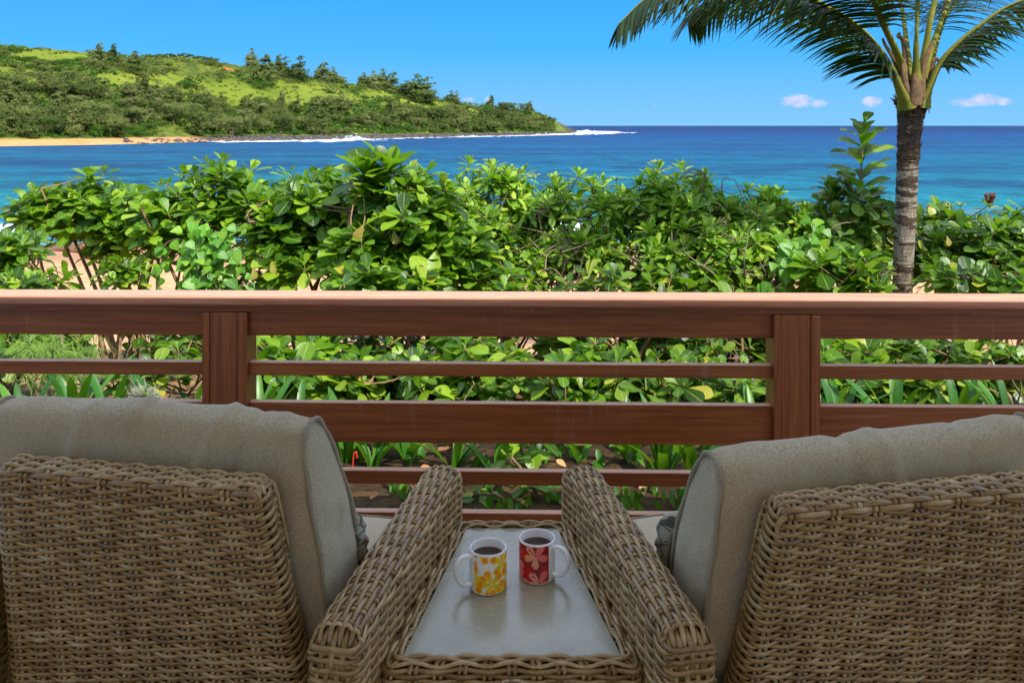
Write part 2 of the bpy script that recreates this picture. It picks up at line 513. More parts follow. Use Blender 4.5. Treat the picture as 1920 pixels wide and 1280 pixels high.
def m_ground():
    m, k, b, out = material('soil_and_sand')
    pos = k.new('ShaderNodeNewGeometry').outputs['Position']
    o = xyz(k, pos)
    n0 = k.noise(pos, 0.9, 4, 0.6)
    edge = k.math('ADD', o[1], k.math('MULTIPLY', k.math('SUBTRACT', n0, 0.5), 2.2))
    sandf = k.smooth(edge, 5.2, 6.4)
    ns = k.noise(pos, 9, 5, 0.65); nf = k.noise(pos, 120, 3, 0.7)
    soil = k.ramp(ns, [(0.3, lin(40, 30, 18)), (0.5, lin(60, 44, 27)), (0.62, lin(86, 65, 40)), (0.75, lin(52, 58, 24))])
    soil = k.mix(k.math('MULTIPLY', k.smooth(nf, 0.55, 0.7), 0.5), soil, lin(48, 36, 22))
    sand = k.ramp(k.noise(pos, 2.4, 5, 0.6), [(0.3, lin(180, 134, 94)), (0.6, lin(202, 160, 118)), (0.8, lin(214, 178, 138))])
    sand = k.mix(k.math('MULTIPLY', k.smooth(nf, 0.5, 0.75), 0.25), sand, lin(170, 128, 92))
    wet = k.smooth(o[2], SEA + 1.05, SEA + 0.45)
    sand = k.mix(k.math('MULTIPLY', wet, 0.75), sand, lin(150, 112, 84))
    k.l.new(k.mix(sandf, soil, sand), b.inputs['Base Color'])
    b.inputs['Roughness'].default_value = 0.9
    b.inputs['Specular IOR Level'].default_value = 0.2
    h = k.math('ADD', k.math('MULTIPLY', ns, 0.6), k.math('MULTIPLY', nf, 0.4))
    k.l.new(k.bump(h, 0.7, 0.03), b.inputs['Normal'])
    return m
M_GROUND = m_ground()
xs = np.unique(np.concatenate([np.linspace(-70, -8, 50), np.linspace(-8, 8, 90), np.linspace(8, 70, 50)]))
ys = np.unique(np.concatenate([np.linspace(3.20, 8, 60), np.linspace(8, 20, 60), np.linspace(20, 62, 70)]))
GX, GY = np.meshgrid(xs, ys)
GZ = ground_z(GX, GY)
PP = np.stack([GX, GY, GZ], -1).reshape(-1, 3)
amp = np.interp(PP[:, 1], [3.2, 3.6, 8, 20, 62], [.02, .07, .12, .12, .15])
PP[:, 2] += vnoise(PP, 0.55, 3.1) * amp + vnoise(PP, 2.3, 1.7) * amp * 0.35
nx, ny = len(xs), len(ys)
ii = (np.arange(ny - 1)[:, None] * nx + np.arange(nx - 1)[None]).ravel()
gf = np.stack([ii, ii + 1, ii + nx + 1, ii + nx], -1)
g = mobj('ground', mesh_data('ground', PP, gf, True, (M_GROUND,)))
tag(g, 'brown garden soil by the deck running down into a pale sand beach', 'ground', kind='structure')

def m_sea():
    m, k, b, out = material('sea_water')
    pos = k.new('ShaderNodeNewGeometry').outputs['Position']
    o = xyz(k, pos)
    big = k.noise(k.mapping(pos, (0.006, 0.011, 1)), 1.0, 4, 0.55)
    dist = k.math('ADD', o[1], k.math('MULTIPLY', k.math('SUBTRACT', big, 0.5), 120))
    lx = k.math('MULTIPLY', o[0], 0.15)
    dd = k.math('ADD', dist, 0.0)
    # colour of the water column: pale over the sandy shallows, turquoise in the bay, deep blue outside
    c = k.ramp(k.math('DIVIDE', dd, 900.0), [(0.0, lin(120, 156, 150)), (0.045, lin(18, 108, 116)), (0.10, lin(0, 82, 108)), (0.25, lin(0, 66, 108)), (0.55, lin(0, 46, 104)), (1.0, lin(0, 18, 72))])
    patch = k.noise(k.mapping(pos, (0.02, 0.05, 1)), 1.0, 4, 0.6)
    c = k.mix(k.math('MULTIPLY', k.smooth(patch, 0.5, 0.75), 0.5), c, lin(10, 96, 116))
    rest = k.noise(k.mapping(pos, (0.03, 0.07, 1)), 1.0, 9, 0.72)
    c = k.mix(k.math('MULTIPLY', k.smooth(rest, 0.46, 0.58), 0.62), c, lin(0, 36, 80))
    rip = k.noise(k.mapping(pos, (0.30, 0.16, 1)), 1.0, 8, 0.75)
    c = k.mix(k.math('MULTIPLY', k.smooth(rip, 0.52, 0.70), 0.3), c, lin(6, 92, 128))
    fin = k.noise(k.mapping(pos, (0.55, 0.26, 1)), 1.0, 7, 0.72)
    c = k.hsv(c, 0.5, 1.0, k.math('ADD', 0.72, k.math('MULTIPLY', k.smooth(fin, 0.36, 0.66), 0.6)))
    # whitecaps and surf foam
    cap = k.noise(k.mapping(pos, (0.10, 0.5, 1)), 1.0, 5, 0.7)
    caps = k.math('MULTIPLY', k.smooth(cap, 0.735, 0.78), k.smooth(o[1], 60, 160))
    sh = k.math('SUBTRACT', o[1], k.math('ADD', 33.5, k.math('MULTIPLY', k.math('SUBTRACT', k.noise(k.mapping(pos, (0.12, 0, 0)), 1.0, 3), 0.5), 7.0)))
    wv = k.math('SINE', k.math('ADD', k.math('MULTIPLY', sh, 0.62), k.math('MULTIPLY', k.noise(k.mapping(pos, (0.25, .25, 0)), 1.0, 4), 5.0)))
    fo = k.noise(k.mapping(pos, (0.8, 1.6, 1)), 1.0, 5, 0.7)
    surf = k.math('MULTIPLY', k.smooth(k.math('ADD', k.math('MULTIPLY', wv, 0.35), fo), 0.55, 0.75), k.math('SUBTRACT', 1.0, k.smooth(sh, 5.0, 19.0)))
    foam = k.math('MAXIMUM', caps, surf)
    c = k.mix(foam, c, (0.85, 0.88, 0.9, 1))
    k.l.new(c, b.inputs['Base Color'])
    k.l.new(k.math('ADD', 0.42, k.math('MULTIPLY', foam, 0.5)), b.inputs['Roughness'])
    b.inputs['Specular IOR Level'].default_value = 0.07
    b.inputs['IOR'].default_value = 1.33
    h1 = k.noise(k.mapping(pos, (0.22, 0.5, 1)), 1.0, 6, 0.62)
    h2 = k.noise(k.mapping(pos, (0.03, 0.09, 1)), 1.0, 4, 0.6)
    h = k.math('ADD', k.math('MULTIPLY', h1, 0.5), h2)
    k.l.new(k.bump(h, 0.9, 1.6), b.inputs['Normal'])
    return m
M_SEA = m_sea()
s = 90000.0
sea = mobj('sea', mesh_data('sea', [(-s, 20, SEA), (s, 20, SEA), (s, s, SEA), (-s, s, SEA)], [(0, 1, 2, 3)], False, (M_SEA,)))
tag(sea, 'blue bay and open ocean out to the horizon', 'sea', kind='structure')

# far headland: a hill that rises from a shoreline running away to the right
SHX = [-700, 0, 200, 400, 640, 800, 1000, 1085]
SHV = [44, 39, 36, 29.5, 26, 22, 17.5, 13.5]
RGX = [-700, -300, 0, 130, 270, 350, 440, 520, 600, 700, 780, 860, 900, 960, 1000, 1040, 1070, 1085]
RGY = [60, 75, 87, 95, 110, 108, 121, 136, 150, 163, 180, 193, 203, 208, 209, 226, 241, 248]
def shore_d(x): return (EYE - SEA) * FPX / np.interp(x, SHX, SHV)
def ridge_k(x): return np.interp(x, [-700, 0, 400, 700, 900, 1000, 1085], [1.6, 1.55, 1.5, 1.4, 1.25, 1.15, 1.03])
def hill_raw(x, t):
    """column x (bearing), t from 0 at the water to 1 at the ridge and on down behind it"""
    ds = shore_d(x); dr = ds * ridge_k(x)
    d = ds + (dr - ds) * t
    zr = EYE + (HOR - np.interp(x, RGX, RGY)) / FPX * dr
    z1 = SEA + np.minimum(1.5, 0.3 * (zr - SEA))
    qv = np.clip((t - 0.16) / 0.84, 0, None)
    gq = np.where(qv < 1, 0.62 * qv + 0.38 * (qv * qv * (3 - 2 * qv)), 1 - 0.55 * (qv - 1) ** 1.3)
    z = np.where(t < 0.16, SEA - 0.25 + (z1 - SEA + 0.25) * np.clip(t / 0.16, -1, 1), z1 + (zr - z1) * gq)
    return (x - 960) / FPX * d, d, z, qv
hx = np.arange(-700, 1086, 5.0); ht = np.concatenate([np.linspace(-0.12, 0.16, 10)[:-1], np.linspace(0.16, 1.0, 66), np.linspace(1.0, 1.9, 16)[1:]])
HXg, HTg = np.meshgrid(hx, ht)
a_, b_, c_, q_ = hill_raw(HXg, HTg)
HP = np.stack([a_, b_, c_], -1).reshape(-1, 3)
bump_amp = np.clip(np.sin(np.clip(q_, 0, 1) * PI), 0, 1).ravel() * 1.0 + 0.12
P2d = HP.copy(); P2d[:, 2] = 0
hn = vnoise(P2d, 0.028, 5.0) * 2.6 + vnoise(P2d, 0.09, 2.0) * 1.1 + vnoise(P2d, 0.3, 9.0) * 0.35
HP[:, 2] += hn * bump_amp * np.interp(HP[:, 1], [200, 600], [1.0, 0.7])
HZ = HP[:, 2].reshape(HXg.shape)
def hill_at(x, t):
    """terrain point for bearing x and parameter t, read from the built grid"""
    i = np.clip((x - hx[0]) / 5.0, 0, len(hx) - 1.001); i0 = int(i); fx = i - i0
    j = int(np.clip(np.searchsorted(ht, t) - 1, 0, len(ht) - 2)); ft = (t - ht[j]) / (ht[j + 1] - ht[j])
    G = HP.reshape(HXg.shape + (3,))
    return (G[j, i0] * (1 - fx) + G[j, i0 + 1] * fx) * (1 - ft) + (G[j + 1, i0] * (1 - fx) + G[j + 1, i0 + 1] * fx) * ft
def hill_px(x, y):
    """terrain point seen at photo pixel (x, y), nearest the viewer"""
    prev = None
    for t in np.linspace(0.0, 1.02, 120):
        p = hill_at(x, t)
        if px(p)[1] <= y: return p
    return hill_at(x, 1.0)

def m_hill():
    m, k, b, out = material('hill_grass')
    pos = k.new('ShaderNodeNewGeometry').outputs['Position']
    o = xyz(k, pos)
    n1 = k.noise(pos, 0.028, 5, 0.62, 0.6); n2 = k.noise(pos, 0.16, 5, 0.65); n3 = k.noise(pos, 0.9, 3, 0.65)
    c = k.ramp(n1, [(0.34, lin(57, 72, 30)), (0.45, lin(75, 90, 34)), (0.55, lin(99, 109, 39)), (0.68, lin(115, 122, 55))])
    c = k.mix(k.math('MULTIPLY', k.smooth(n2, 0.48, 0.66), 0.55), c, lin(59, 82, 27))
    c = k.mix(k.math('MULTIPLY', k.smooth(n3, 0.5, 0.7), 0.4), c, lin(106, 113, 50))
    md = k.new('ShaderNodeAttribute', attribute_name='meadow').outputs['Fac']
    c = k.mix(k.math('MULTIPLY', md, k.math('ADD', 0.35, k.math('MULTIPLY', n2, 0.9))), c, k.ramp(n1, [(.35, lin(96, 114, 34)), (.65, lin(126, 136, 46))]))
    # red earth scar and beach sand at the foot
    sc_ = k.new('ShaderNodeVectorMath', operation='DISTANCE'); k.l.new(pos, sc_.inputs[0]); sc_.inputs[1].default_value = RED_SCAR
    c = k.mix(k.smooth(k.math('ADD', sc_.outputs['Value'], k.math('MULTIPLY', n2, 9)), 10.0, 6.5), c, lin(176, 96, 54))
    sc2 = k.new('ShaderNodeVectorMath', operation='DISTANCE'); k.l.new(pos, sc2.inputs[0]); sc2.inputs[1].default_value = CLIFF
    c = k.mix(k.math('MULTIPLY', k.smooth(k.math('ADD', sc2.outputs['Value'], k.math('MULTIPLY', n2, 14)), 17.0, 10.0), 0.8), c, lin(168, 122, 84))
    tipd = k.new('ShaderNodeVectorMath', operation='DISTANCE'); k.l.new(pos, tipd.inputs[0]); tipd.inputs[1].default_value = TIP
    c = k.mix(k.smooth(k.math('ADD', tipd.outputs['Value'], k.math('MULTIPLY', n2, 20)), 52.0, 38.0), c, k.ramp(n2, [(.4, lin(70, 74, 44)), (.6, lin(86, 72, 56))]))
    lowz = k.math('ADD', o[2], k.math('MULTIPLY', k.math('SUBTRACT', n2, 0.5), 1.0))
    sand = k.ramp(n2, [(0.3, lin(186, 134, 84)), (0.7, lin(208, 158, 106))])
    rock = k.ramp(n3, [(0.3, lin(44, 40, 38)), (0.7, lin(92, 84, 78))])
    shore = k.mix(k.smooth(o[1], 262, 292), sand, rock)
    c = k.mix(k.smooth(lowz, SEA + 1.75, SEA + 1.2), c, shore)
    k.l.new(c, b.inputs['Base Color'])
    b.inputs['Roughness'].default_value = 0.95; b.inputs['Specular IOR Level'].default_value = 0.1
    k.l.new(k.bump(k.math('ADD', n2, k.math('MULTIPLY', n3, 0.5)), 1.0, 1.5), b.inputs['Normal'])
    return m
RED_SCAR = tuple(hill_px(428, 131)); CLIFF = tuple(hill_px(985, 232)); TIP = tuple(hill_at(1080, .4))
M_HILL = m_hill()
nx, ny = len(hx), len(ht)
ii = (np.arange(ny - 1)[:, None] * nx + np.arange(nx - 1)[None]).ravel()
hf = np.stack([ii, ii + 1, ii + nx + 1, ii + nx], -1)
MEAD_ = [((470, 172), (140, 18)), ((600, 185), (65, 9)), ((250, 150), (95, 11)), ((120, 105), (95, 10)), ((90, 152), (75, 8)), ((790, 190), (42, 7)), ((850, 205), (48, 8)), ((700, 176), (28, 7)), ((960, 215), (22, 5))]
hpx_, hpy_ = 960 + FPX * HP[:, 0] / HP[:, 1], HOR + FPX * (EYE - HP[:, 2]) / HP[:, 1]
mead = np.zeros(len(HP))
for c0, e0 in MEAD_: mead = np.maximum(mead, np.clip(1.7 - 1.0 * (((hpx_ - c0[0]) / e0[0] / 1.12) ** 2 + ((hpy_ - c0[1]) / e0[1] / 1.2) ** 2), 0, 1))
hill = mobj('hill', mesh_data('hill', HP, hf, True, (M_HILL,), {'meadow': ('FLOAT', mead)}))
tag(hill, 'grassy green headland across the bay with a sandy beach at its foot', 'hill', kind='structure')

# ---- far vegetation
def m_tree(name, stops, trans=0.25, ball=True):
    m, k, b, out = material(name)
    oi = k.new('ShaderNodeObjectInfo').outputs['Random']
    at_ = k.new('ShaderNodeAttribute', attribute_name='rnd').outputs['Fac']
    f = k.math('ADD', k.math('MULTIPLY', oi, 0.55), k.math('MULTIPLY', at_, 0.45))
    c = k.ramp(f, stops)
    k.l.new(c, b.inputs['Base Color'])
    b.inputs['Roughness'].default_value = 0.8; b.inputs['Specular IOR Level'].default_value = 0.15
    tr = k.new('ShaderNodeBsdfTranslucent'); k.l.new(c, tr.inputs[0])
    if ball:      # soft needle masses: shade mostly by the crown's overall form
        geo = k.new('ShaderNodeNewGeometry'); loc = k.new('ShaderNodeObjectInfo').outputs['Location']
        sub = k.new('ShaderNodeVectorMath', operation='SUBTRACT'); k.l.new(geo.outputs['Position'], sub.inputs[0]); k.l.new(loc, sub.inputs[1])
        nrm = k.new('ShaderNodeVectorMath', operation='NORMALIZE'); k.l.new(sub.outputs[0], nrm.inputs[0])
        sc_ = k.new('ShaderNodeVectorMath', operation='SCALE'); k.l.new(geo.outputs['Normal'], sc_.inputs[0]); sc_.inputs[3].default_value = 0.75
        ad = k.new('ShaderNodeVectorMath', operation='ADD'); k.l.new(nrm.outputs[0], ad.inputs[0]); k.l.new(sc_.outputs[0], ad.inputs[1])
        nn = k.new('ShaderNodeVectorMath', operation='NORMALIZE'); k.l.new(ad.outputs[0], nn.inputs[0])
        k.l.new(nn.outputs[0], b.inputs['Normal'])
    mx = k.new('ShaderNodeMixShader'); mx.inputs[0].default_value = trans
    k.l.new(b.outputs[0], mx.inputs[1]); k.l.new(tr.outputs[0], mx.inputs[2]); k.l.new(mx.outputs[0], out.inputs[0])
    return m
M_IRON = m_tree('ironwood_foliage', [(0.1, lin(76, 93, 44)), (0.4, lin(96, 113, 53)), (0.7, lin(119, 130, 68)), (0.95, lin(145, 146, 91))], .45)
M_BUSH = m_tree('bush_foliage', [(0.1, lin(55, 89, 29)), (0.4, lin(76, 111, 35)), (0.7, lin(96, 128, 42)), (0.95, lin(122, 145, 57))], .4)
M_OLIVE = m_tree('olive_bush_foliage', [(0.1, lin(78, 93, 42)), (0.5, lin(107, 119, 57)), (0.95, lin(143, 146, 83))], .4)
M_IRON_S = m_tree('ridge_scrub', [(0.1, lin(76, 93, 44)), (0.4, lin(96, 113, 53)), (0.7, lin(119, 130, 68)), (0.95, lin(145, 146, 91))], .45, False)
M_BUSH_S = m_tree('hill_scrub', [(0.1, lin(55, 89, 29)), (0.4, lin(76, 111, 35)), (0.7, lin(96, 128, 42)), (0.95, lin(122, 145, 57))], .4, False)
M_TRUNK = simple('tree_trunk', lin(110, 92, 72), 0.9, 0.1)

def flakes(C, Nrm, size, elong=1.0, r=None):
    """small irregular quads at C facing roughly Nrm"""
    r = r or rng
    n = len(C)
    Nv = Nrm + r.normal(0, 0.5, (n, 3)); Nv /= np.linalg.norm(Nv, axis=1, keepdims=True)
    T = r.normal(0, 1, (n, 3)); T -= (T * Nv).sum(1, keepdims=True) * Nv; T /= np.linalg.norm(T, axis=1, keepdims=True)
    if elong > 1:
        T[:, 2] = np.abs(T[:, 2]) + 0.35; T /= np.linalg.norm(T, axis=1, keepdims=True)
    B = np.cross(Nv, T)
    sz = size * r.uniform(0.6, 1.4, (n, 1))
    a = T * sz * elong; b = B * sz
    V = np.stack([C - a * 0.9 - b * .3, C - b * 0.8 + a * .1, C + a, C + b * 0.9], 1).reshape(-1, 3)
    F_ = np.arange(4 * n).reshape(n, 4)
    return V, F_

def far_crown(blobs, n, size, elong=1.0, seed=0):
    """foliage in clumps: sub-clumps sprinkled over each blob's surface, so the outline is uneven"""
    r = np.random.default_rng(seed)
    Cs, Ns, Rn = [], [], []
    tot = sum(bx[3] * bx[4] for bx in blobs)
    for (cx, cy, cz, rr, rz) in blobs:
        m = max(30, int(n * rr * rz / tot))
        nsub = max(6, m // 22)
        d = r.normal(0, 1, (nsub, 3)); d /= np.linalg.norm(d, axis=1, keepdims=True)
        sub = d * r.uniform(0.62, 1.08, (nsub, 1)) * np.array([rr, rr, rz]) + np.array([cx, cy, cz])
        idx = r.integers(0, nsub, m)
        off = r.normal(0, 1, (m, 3)) * np.array([rr, rr, rz]) * 0.17
        Cs.append(sub[idx] + off)
        nn = (Cs[-1] - np.array([cx, cy, cz - rz * .4])) / np.array([rr, rr, rz]); nn /= np.linalg.norm(nn, axis=1, keepdims=True) + 1e-9
        Ns.append(nn); Rn.append(r.uniform(0, 1, nsub)[idx] * 0.7 + r.uniform(0, .3, m))
    C = np.concatenate(Cs); Nn = np.concatenate(Ns); rn = np.concatenate(Rn)
    V, F_ = flakes(C, Nn, size, elong, r)
    return V, F_, np.repeat(rn, 4)

def far_tree_data(kind, seed):
    r = np.random.default_rng(seed)
    if kind == 'iron':        # feathery, ragged, wind-swept, unit height 1
        bl = []
        nb = 10
        for i in range(nb):
            h = 0.08 + 0.86 * i / (nb - 1)
            rad = 0.23 * (1 - 0.78 * (i / (nb - 1))) * r.uniform(0.75, 1.3)
            bl.append((r.normal(0, .05) + (h - .3) * 0.05, r.normal(0, .05), h, rad, rad * r.uniform(0.8, 1.3)))
        V, F_, rn = far_crown(bl, 2600, 0.0145, 2.8, seed)
        mat = M_IRON
        tr = tube(smooth_path([(0, 0, -.08), (.01, 0, .3), (.03, 0, .7), (.05, .01, .98)], 8), np.linspace(.022, .004, 8), 5)
    elif kind == 'spread':    # broad spreading tree
        bl = [(r.normal(0, .26), r.normal(0, .2), r.uniform(.45, .8), r.uniform(.16, .26), r.uniform(.13, .2)) for _ in range(10)]
        V, F_, rn = far_crown(bl, 3200, 0.016, 2.0, seed)
        mat = M_IRON
        tr = merge([tube(smooth_path([(0, 0, -.08), (.02 * i, 0, .3), (bl[i][0] * .8, bl[i][1] * .8, bl[i][2])], 7), np.linspace(.03, .01, 7), 5) for i in range(4)])
    elif kind == 'round':
        bl = [(r.normal(0, .2), r.normal(0, .2), r.uniform(.28, .6), r.uniform(.2, .32), r.uniform(.18, .3)) for _ in range(7)]
        V, F_, rn = far_crown(bl, 2400, 0.019, 1.2, seed)
        mat = M_BUSH
        tr = tube(smooth_path([(0, 0, -.1), (.02, 0, .2), (.0, .02, .5)], 5), np.linspace(.03, .01, 5), 5)
    else:                     # low olive thicket
        bl = [(r.normal(0, .42), r.normal(0, .25), r.uniform(.2, .55), r.uniform(.18, .3), r.uniform(.16, .26)) for _ in range(9)]
        V, F_, rn = far_crown(bl, 2600, 0.018, 1.6, seed)
        mat = M_OLIVE
        tr = tube(smooth_path([(0, 0, -.1), (.02, 0, .15), (.0, .02, .4)], 5), np.linspace(.03, .01, 5), 5)
    crown = mesh_data('crown', V, F_, False, (mat,), {'rnd': ('FLOAT', rn)})
    trunk = mesh_data('trunk', tr[0], tr[1], True, (M_TRUNK,))
    # one-mesh version for small copies
    V2, F2 = merge([(V, F_), tr])
    one = mesh_data('small_tree', V2, F2, False, (mat, M_TRUNK), {'rnd': ('FLOAT', np.concatenate([rn, np.zeros(len(tr[0]))]))},
                    midx=np.concatenate([np.zeros(len(F_)), np.ones(len(tr[1]))]))
    return crown, trunk, one
PROTO = {}
for kind, cnt in (('iron', 5), ('spread', 4), ('round', 4), ('olive', 4)):
    PROTO[kind] = [far_tree_data(kind, 100 + 10 * len(PROTO) + i) for i in range(cnt)]

NAMES = {'iron': 'ironwood_tree', 'spread': 'spreading_tree', 'round': 'round_bush', 'olive': 'olive_thicket'}
CATS = {'iron': 'tree', 'spread': 'tree', 'round': 'bush', 'olive': 'bush'}
def far_tree(kind, p, hpx, label, group=None, parts=False, widen=1.0, lean=0.0, sink=0.04):
    crown, trunk, one = PROTO[kind][random.randrange(len(PROTO[kind]))]
    hm = hpx * p[1] / FPX
    sc = (hm * widen, hm * widen, hm)
    loc = (p[0], p[1], p[2] - hm * sink)
    rz = random.uniform(0, 2 * PI)
    if parts:
        e = empty(NAMES[kind], loc, rz); e.scale = sc
        mobj('crown', crown, e); mobj('trunk', trunk, e)
    else:
        e = mobj(NAMES[kind], one); e.location = loc; e.scale = sc
    e.rotation_euler = (0, R(lean) if not parts else R(lean), rz if abs(lean) < 1 else random.uniform(-.3, .3))
    tag(e, label, CATS[kind], group)
    return e

# trees one can point to: (x, y of base, height in pixels, kind, label)
MARK = [
 (178, 126, 46, 'iron', 'ragged ironwood with thin bare tips on the hilltop, leftmost on the skyline', 1.3),
 (207, 118, 36, 'iron', 'ironwood on the skyline just right of the hilltop pair\'s taller tree', 1.2),
 (180, 128, 24, 'olive', 'broad dark bush under the leftmost skyline ironwood', 1.2),
 (250, 136, 40, 'iron', 'spiky ironwood on the near hilltop beside a long dark bush', 1.3),
 (268, 144, 30, 'olive', 'long dark bush sloping down right of the near hilltop ironwood', 1.5),
 (392, 122, 15, 'iron', 'small lone ironwood on the level skyline left of the red earth scar', 1.5),
 (470, 128, 38, 'iron', 'leaning ironwood on the skyline right of the red earth scar', 1.1),
 (492, 160, 58, 'iron', 'tall shaggy ironwood at the left of the ridge grove', 1.4),
 (516, 146, 44, 'iron', 'second ironwood from the left in the ridge grove', 1.2),
 (531, 142, 36, 'iron', 'small ironwood in the middle of the ridge grove', 1.2),
 (556, 150, 46, 'iron', 'full ironwood at the right of the ridge grove', 1.4),
 (603, 152, 36, 'iron', 'dense ironwood on the ridge past the grove', 1.5),
 (622, 152, 28, 'iron', 'shorter ironwood leaning against the dense one past the grove', 1.5),
 (638, 154, 20, 'olive', 'low dark bush at the end of the grove past the ironwoods', 1.2),
 (680, 146, 25, 'iron', 'narrow isolated ironwood standing clear on the skyline', 1.6),
 (697, 166, 34, 'iron', 'ironwood left of the twin spires halfway along the ridge', 1.3),
 (714, 168, 40, 'iron', 'taller of the twin ironwood spires halfway along the ridge', 1.3),
 (733, 172, 38, 'iron', 'right hand of the twin ironwood spires halfway along the ridge', 1.3),
 (774, 186, 48, 'iron', 'big dark round topped ironwood clump on the falling ridge', 1.9),
 (796, 190, 46, 'iron', 'dark ironwood clump right behind the round topped one on the falling ridge', 1.8),
 (843, 192, 22, 'iron', 'small ironwood on the falling ridge past the dark clump', 1.6),
 (853, 194, 24, 'iron', 'thin tipped ironwood next to the small one on the falling ridge', 1.3),
 (918, 204, 26, 'iron', 'wind-bent ironwood at the start of the low headland', 1.2),
 (914, 210, 22, 'round', 'round bush under the wind-bent ironwood on the headland', 1.3),
 (945, 212, 22, 'spread', 'flat topped bush in the middle of the low headland', 1.4),
 (965, 216, 26, 'spread', 'dense scrub tree on the low headland above the cliff', 1.5),
 (991, 204, 20, 'iron', 'lone bare-stemmed ironwood at the tip of the headland', 1.4),
 (1005, 228, 22, 'olive', 'dark scrub clinging to the seaward tip of the headland', 1.4),
 (183, 256, 36, 'round', 'bright green broadleaf tree at the back of the far beach', 1.0),
 (372, 250, 50, 'spread', 'pale spreading tree with open trunk on the far lawn', 1.2),
 (433, 258, 46, 'spread', 'second spreading tree with dark trunk by the far shore rocks', 1.1),
 (524, 206, 34, 'iron', 'narrow ironwood standing alone at the edge of the bright hill meadow', 1.2),
 (352, 168, 22, 'round', 'dark bush in the middle of the bright hill meadow', 1.6),
 (368, 168, 14, 'olive', 'low olive bush beside the dark one in the hill meadow', 1.6),
 (490, 168, 26, 'round', 'dark green bush on the upper edge of the hill meadow', 1.4),
]
for (x, y, h, kd, lb, wd) in MARK:
    far_tree(kd, hill_px(x, y), h * (1.05 if kd == 'iron' else 1), lb, 'marked trees of the far hill', True, wd * (1.3 if kd == 'iron' else 1.1), lean=random.uniform(2, 7) if kd == 'iron' else 0)

MEAD = [((470, 172), (130, 16)), ((600, 185), (60, 8)), ((250, 150), (90, 10)), ((120, 105), (90, 9)), ((90, 152), (70, 7)), ((790, 190), (40, 6)), ((850, 205), (45, 7)), ((330, 246), (42, 10)), ((700, 176), (26, 6)), ((960, 215), (20, 4))]
def meadow(x, y): return any(((x - c[0]) / e[0] / 1.1) ** 2 + ((y - c[1]) / e[1] / 1.15) ** 2 < 1 for c, e in MEAD)
# the wood along the foot of the hill and the scrub above it
WOODX = [-300, 0, 100, 200, 300, 400, 500, 640, 800, 900, 1000, 1040]
WOODY = [140, 158, 152, 172, 176, 196, 205, 188, 205, 212, 222, 236]
def pick(x, y0, y1): return hill_px(x, random.uniform(y0, y1))
ZX = [110, 250, 400, 520, 680, 850]
ZN = ['behind the far sandy beach', 'around the bright broadleaf tree', 'by the far lawn', 'below the bright hill meadow', 'below the ridge grove', 'below the falling ridge', 'on the low headland']
cnt = 0
GAPS = [(330, 246, 42, 12), (40, 158, 50, 10), (560, 222, 22, 7)]
while cnt < 285:
    x = random.uniform(-120, 1040)
    p = hill_at(x, random.uniform(0.17, 0.75))
    X, y = px(p)
    top = np.interp(x, WOODX, WOODY)
    if y < top + 8: continue
    if any(((x - gx) / gw) ** 2 + ((y - gy) / gh) ** 2 < 1 for gx, gy, gw, gh in GAPS): continue
    left = np.interp(x, [0, 1040], [1.0, 0.5])
    u = random.random()
    if u < 0.34: kd, h, wd = 'iron', random.uniform(38, 60) * left, random.uniform(1.2, 1.7)
    elif u < 0.72: kd, h, wd = 'spread', random.uniform(32, 50) * left, random.uniform(1.1, 1.5)
    elif u < 0.86: kd, h, wd = 'round', random.uniform(16, 30) * left, random.uniform(1.2, 1.8)
    else: kd, h, wd = 'olive', random.uniform(14, 26) * left, random.uniform(1.2, 1.8)
    lb = {'iron': 'feathery grey green ironwood in the wood along the foot of the far hill', 'spread': 'spreading grey green tree in the wood along the foot of the far hill',
          'round': 'rounded green bush in the wood along the foot of the far hill', 'olive': 'low olive thicket in the wood along the foot of the far hill'}[kd]
    zi = int(np.searchsorted(ZX, x)); front = y > np.interp(x, SHX, HOR + np.array(SHV)) - 26 * left
    lb = lb.replace('in the wood along the foot of the far hill', ('at the shore edge of the wood ' if front else 'deeper in the wood ') + ZN[zi])
    far_tree(kd, p, h, lb, 'wood along the foot of the far hill ' + ZN[zi] + (' front ' if front else ' back ') + NAMES[kd].replace('_', ' '), False, wd, lean=random.uniform(2, 8) if kd == 'iron' else 0)
    cnt += 1
cnt = 0
while cnt < 80:
    x = random.uniform(-100, 1000); t = random.uniform(0.45, 0.99)
    p = hill_at(x, t); X, y = px(p)
    if y > np.interp(x, WOODX, WOODY) + 5: continue
    if meadow(x, y): continue
    if mnoise.noise(Vector((p[0] * .02, p[1] * .02, 3))) < -0.05 and random.random() < .8: continue
    kd = random.choice(['round', 'olive', 'olive', 'olive'])
    h = random.uniform(8, 17) * np.interp(x, [0, 1000], [1.0, .7])
    lb = {'round': 'small round green bush dotting the grass of the far hill', 'olive': 'small olive scrub bush dotting the grass of the far hill'}[kd]
    far_tree(kd, p, h, lb, 'bushes on the far hill grass: ' + kd, False, random.uniform(1.4, 2.4))
    cnt += 1

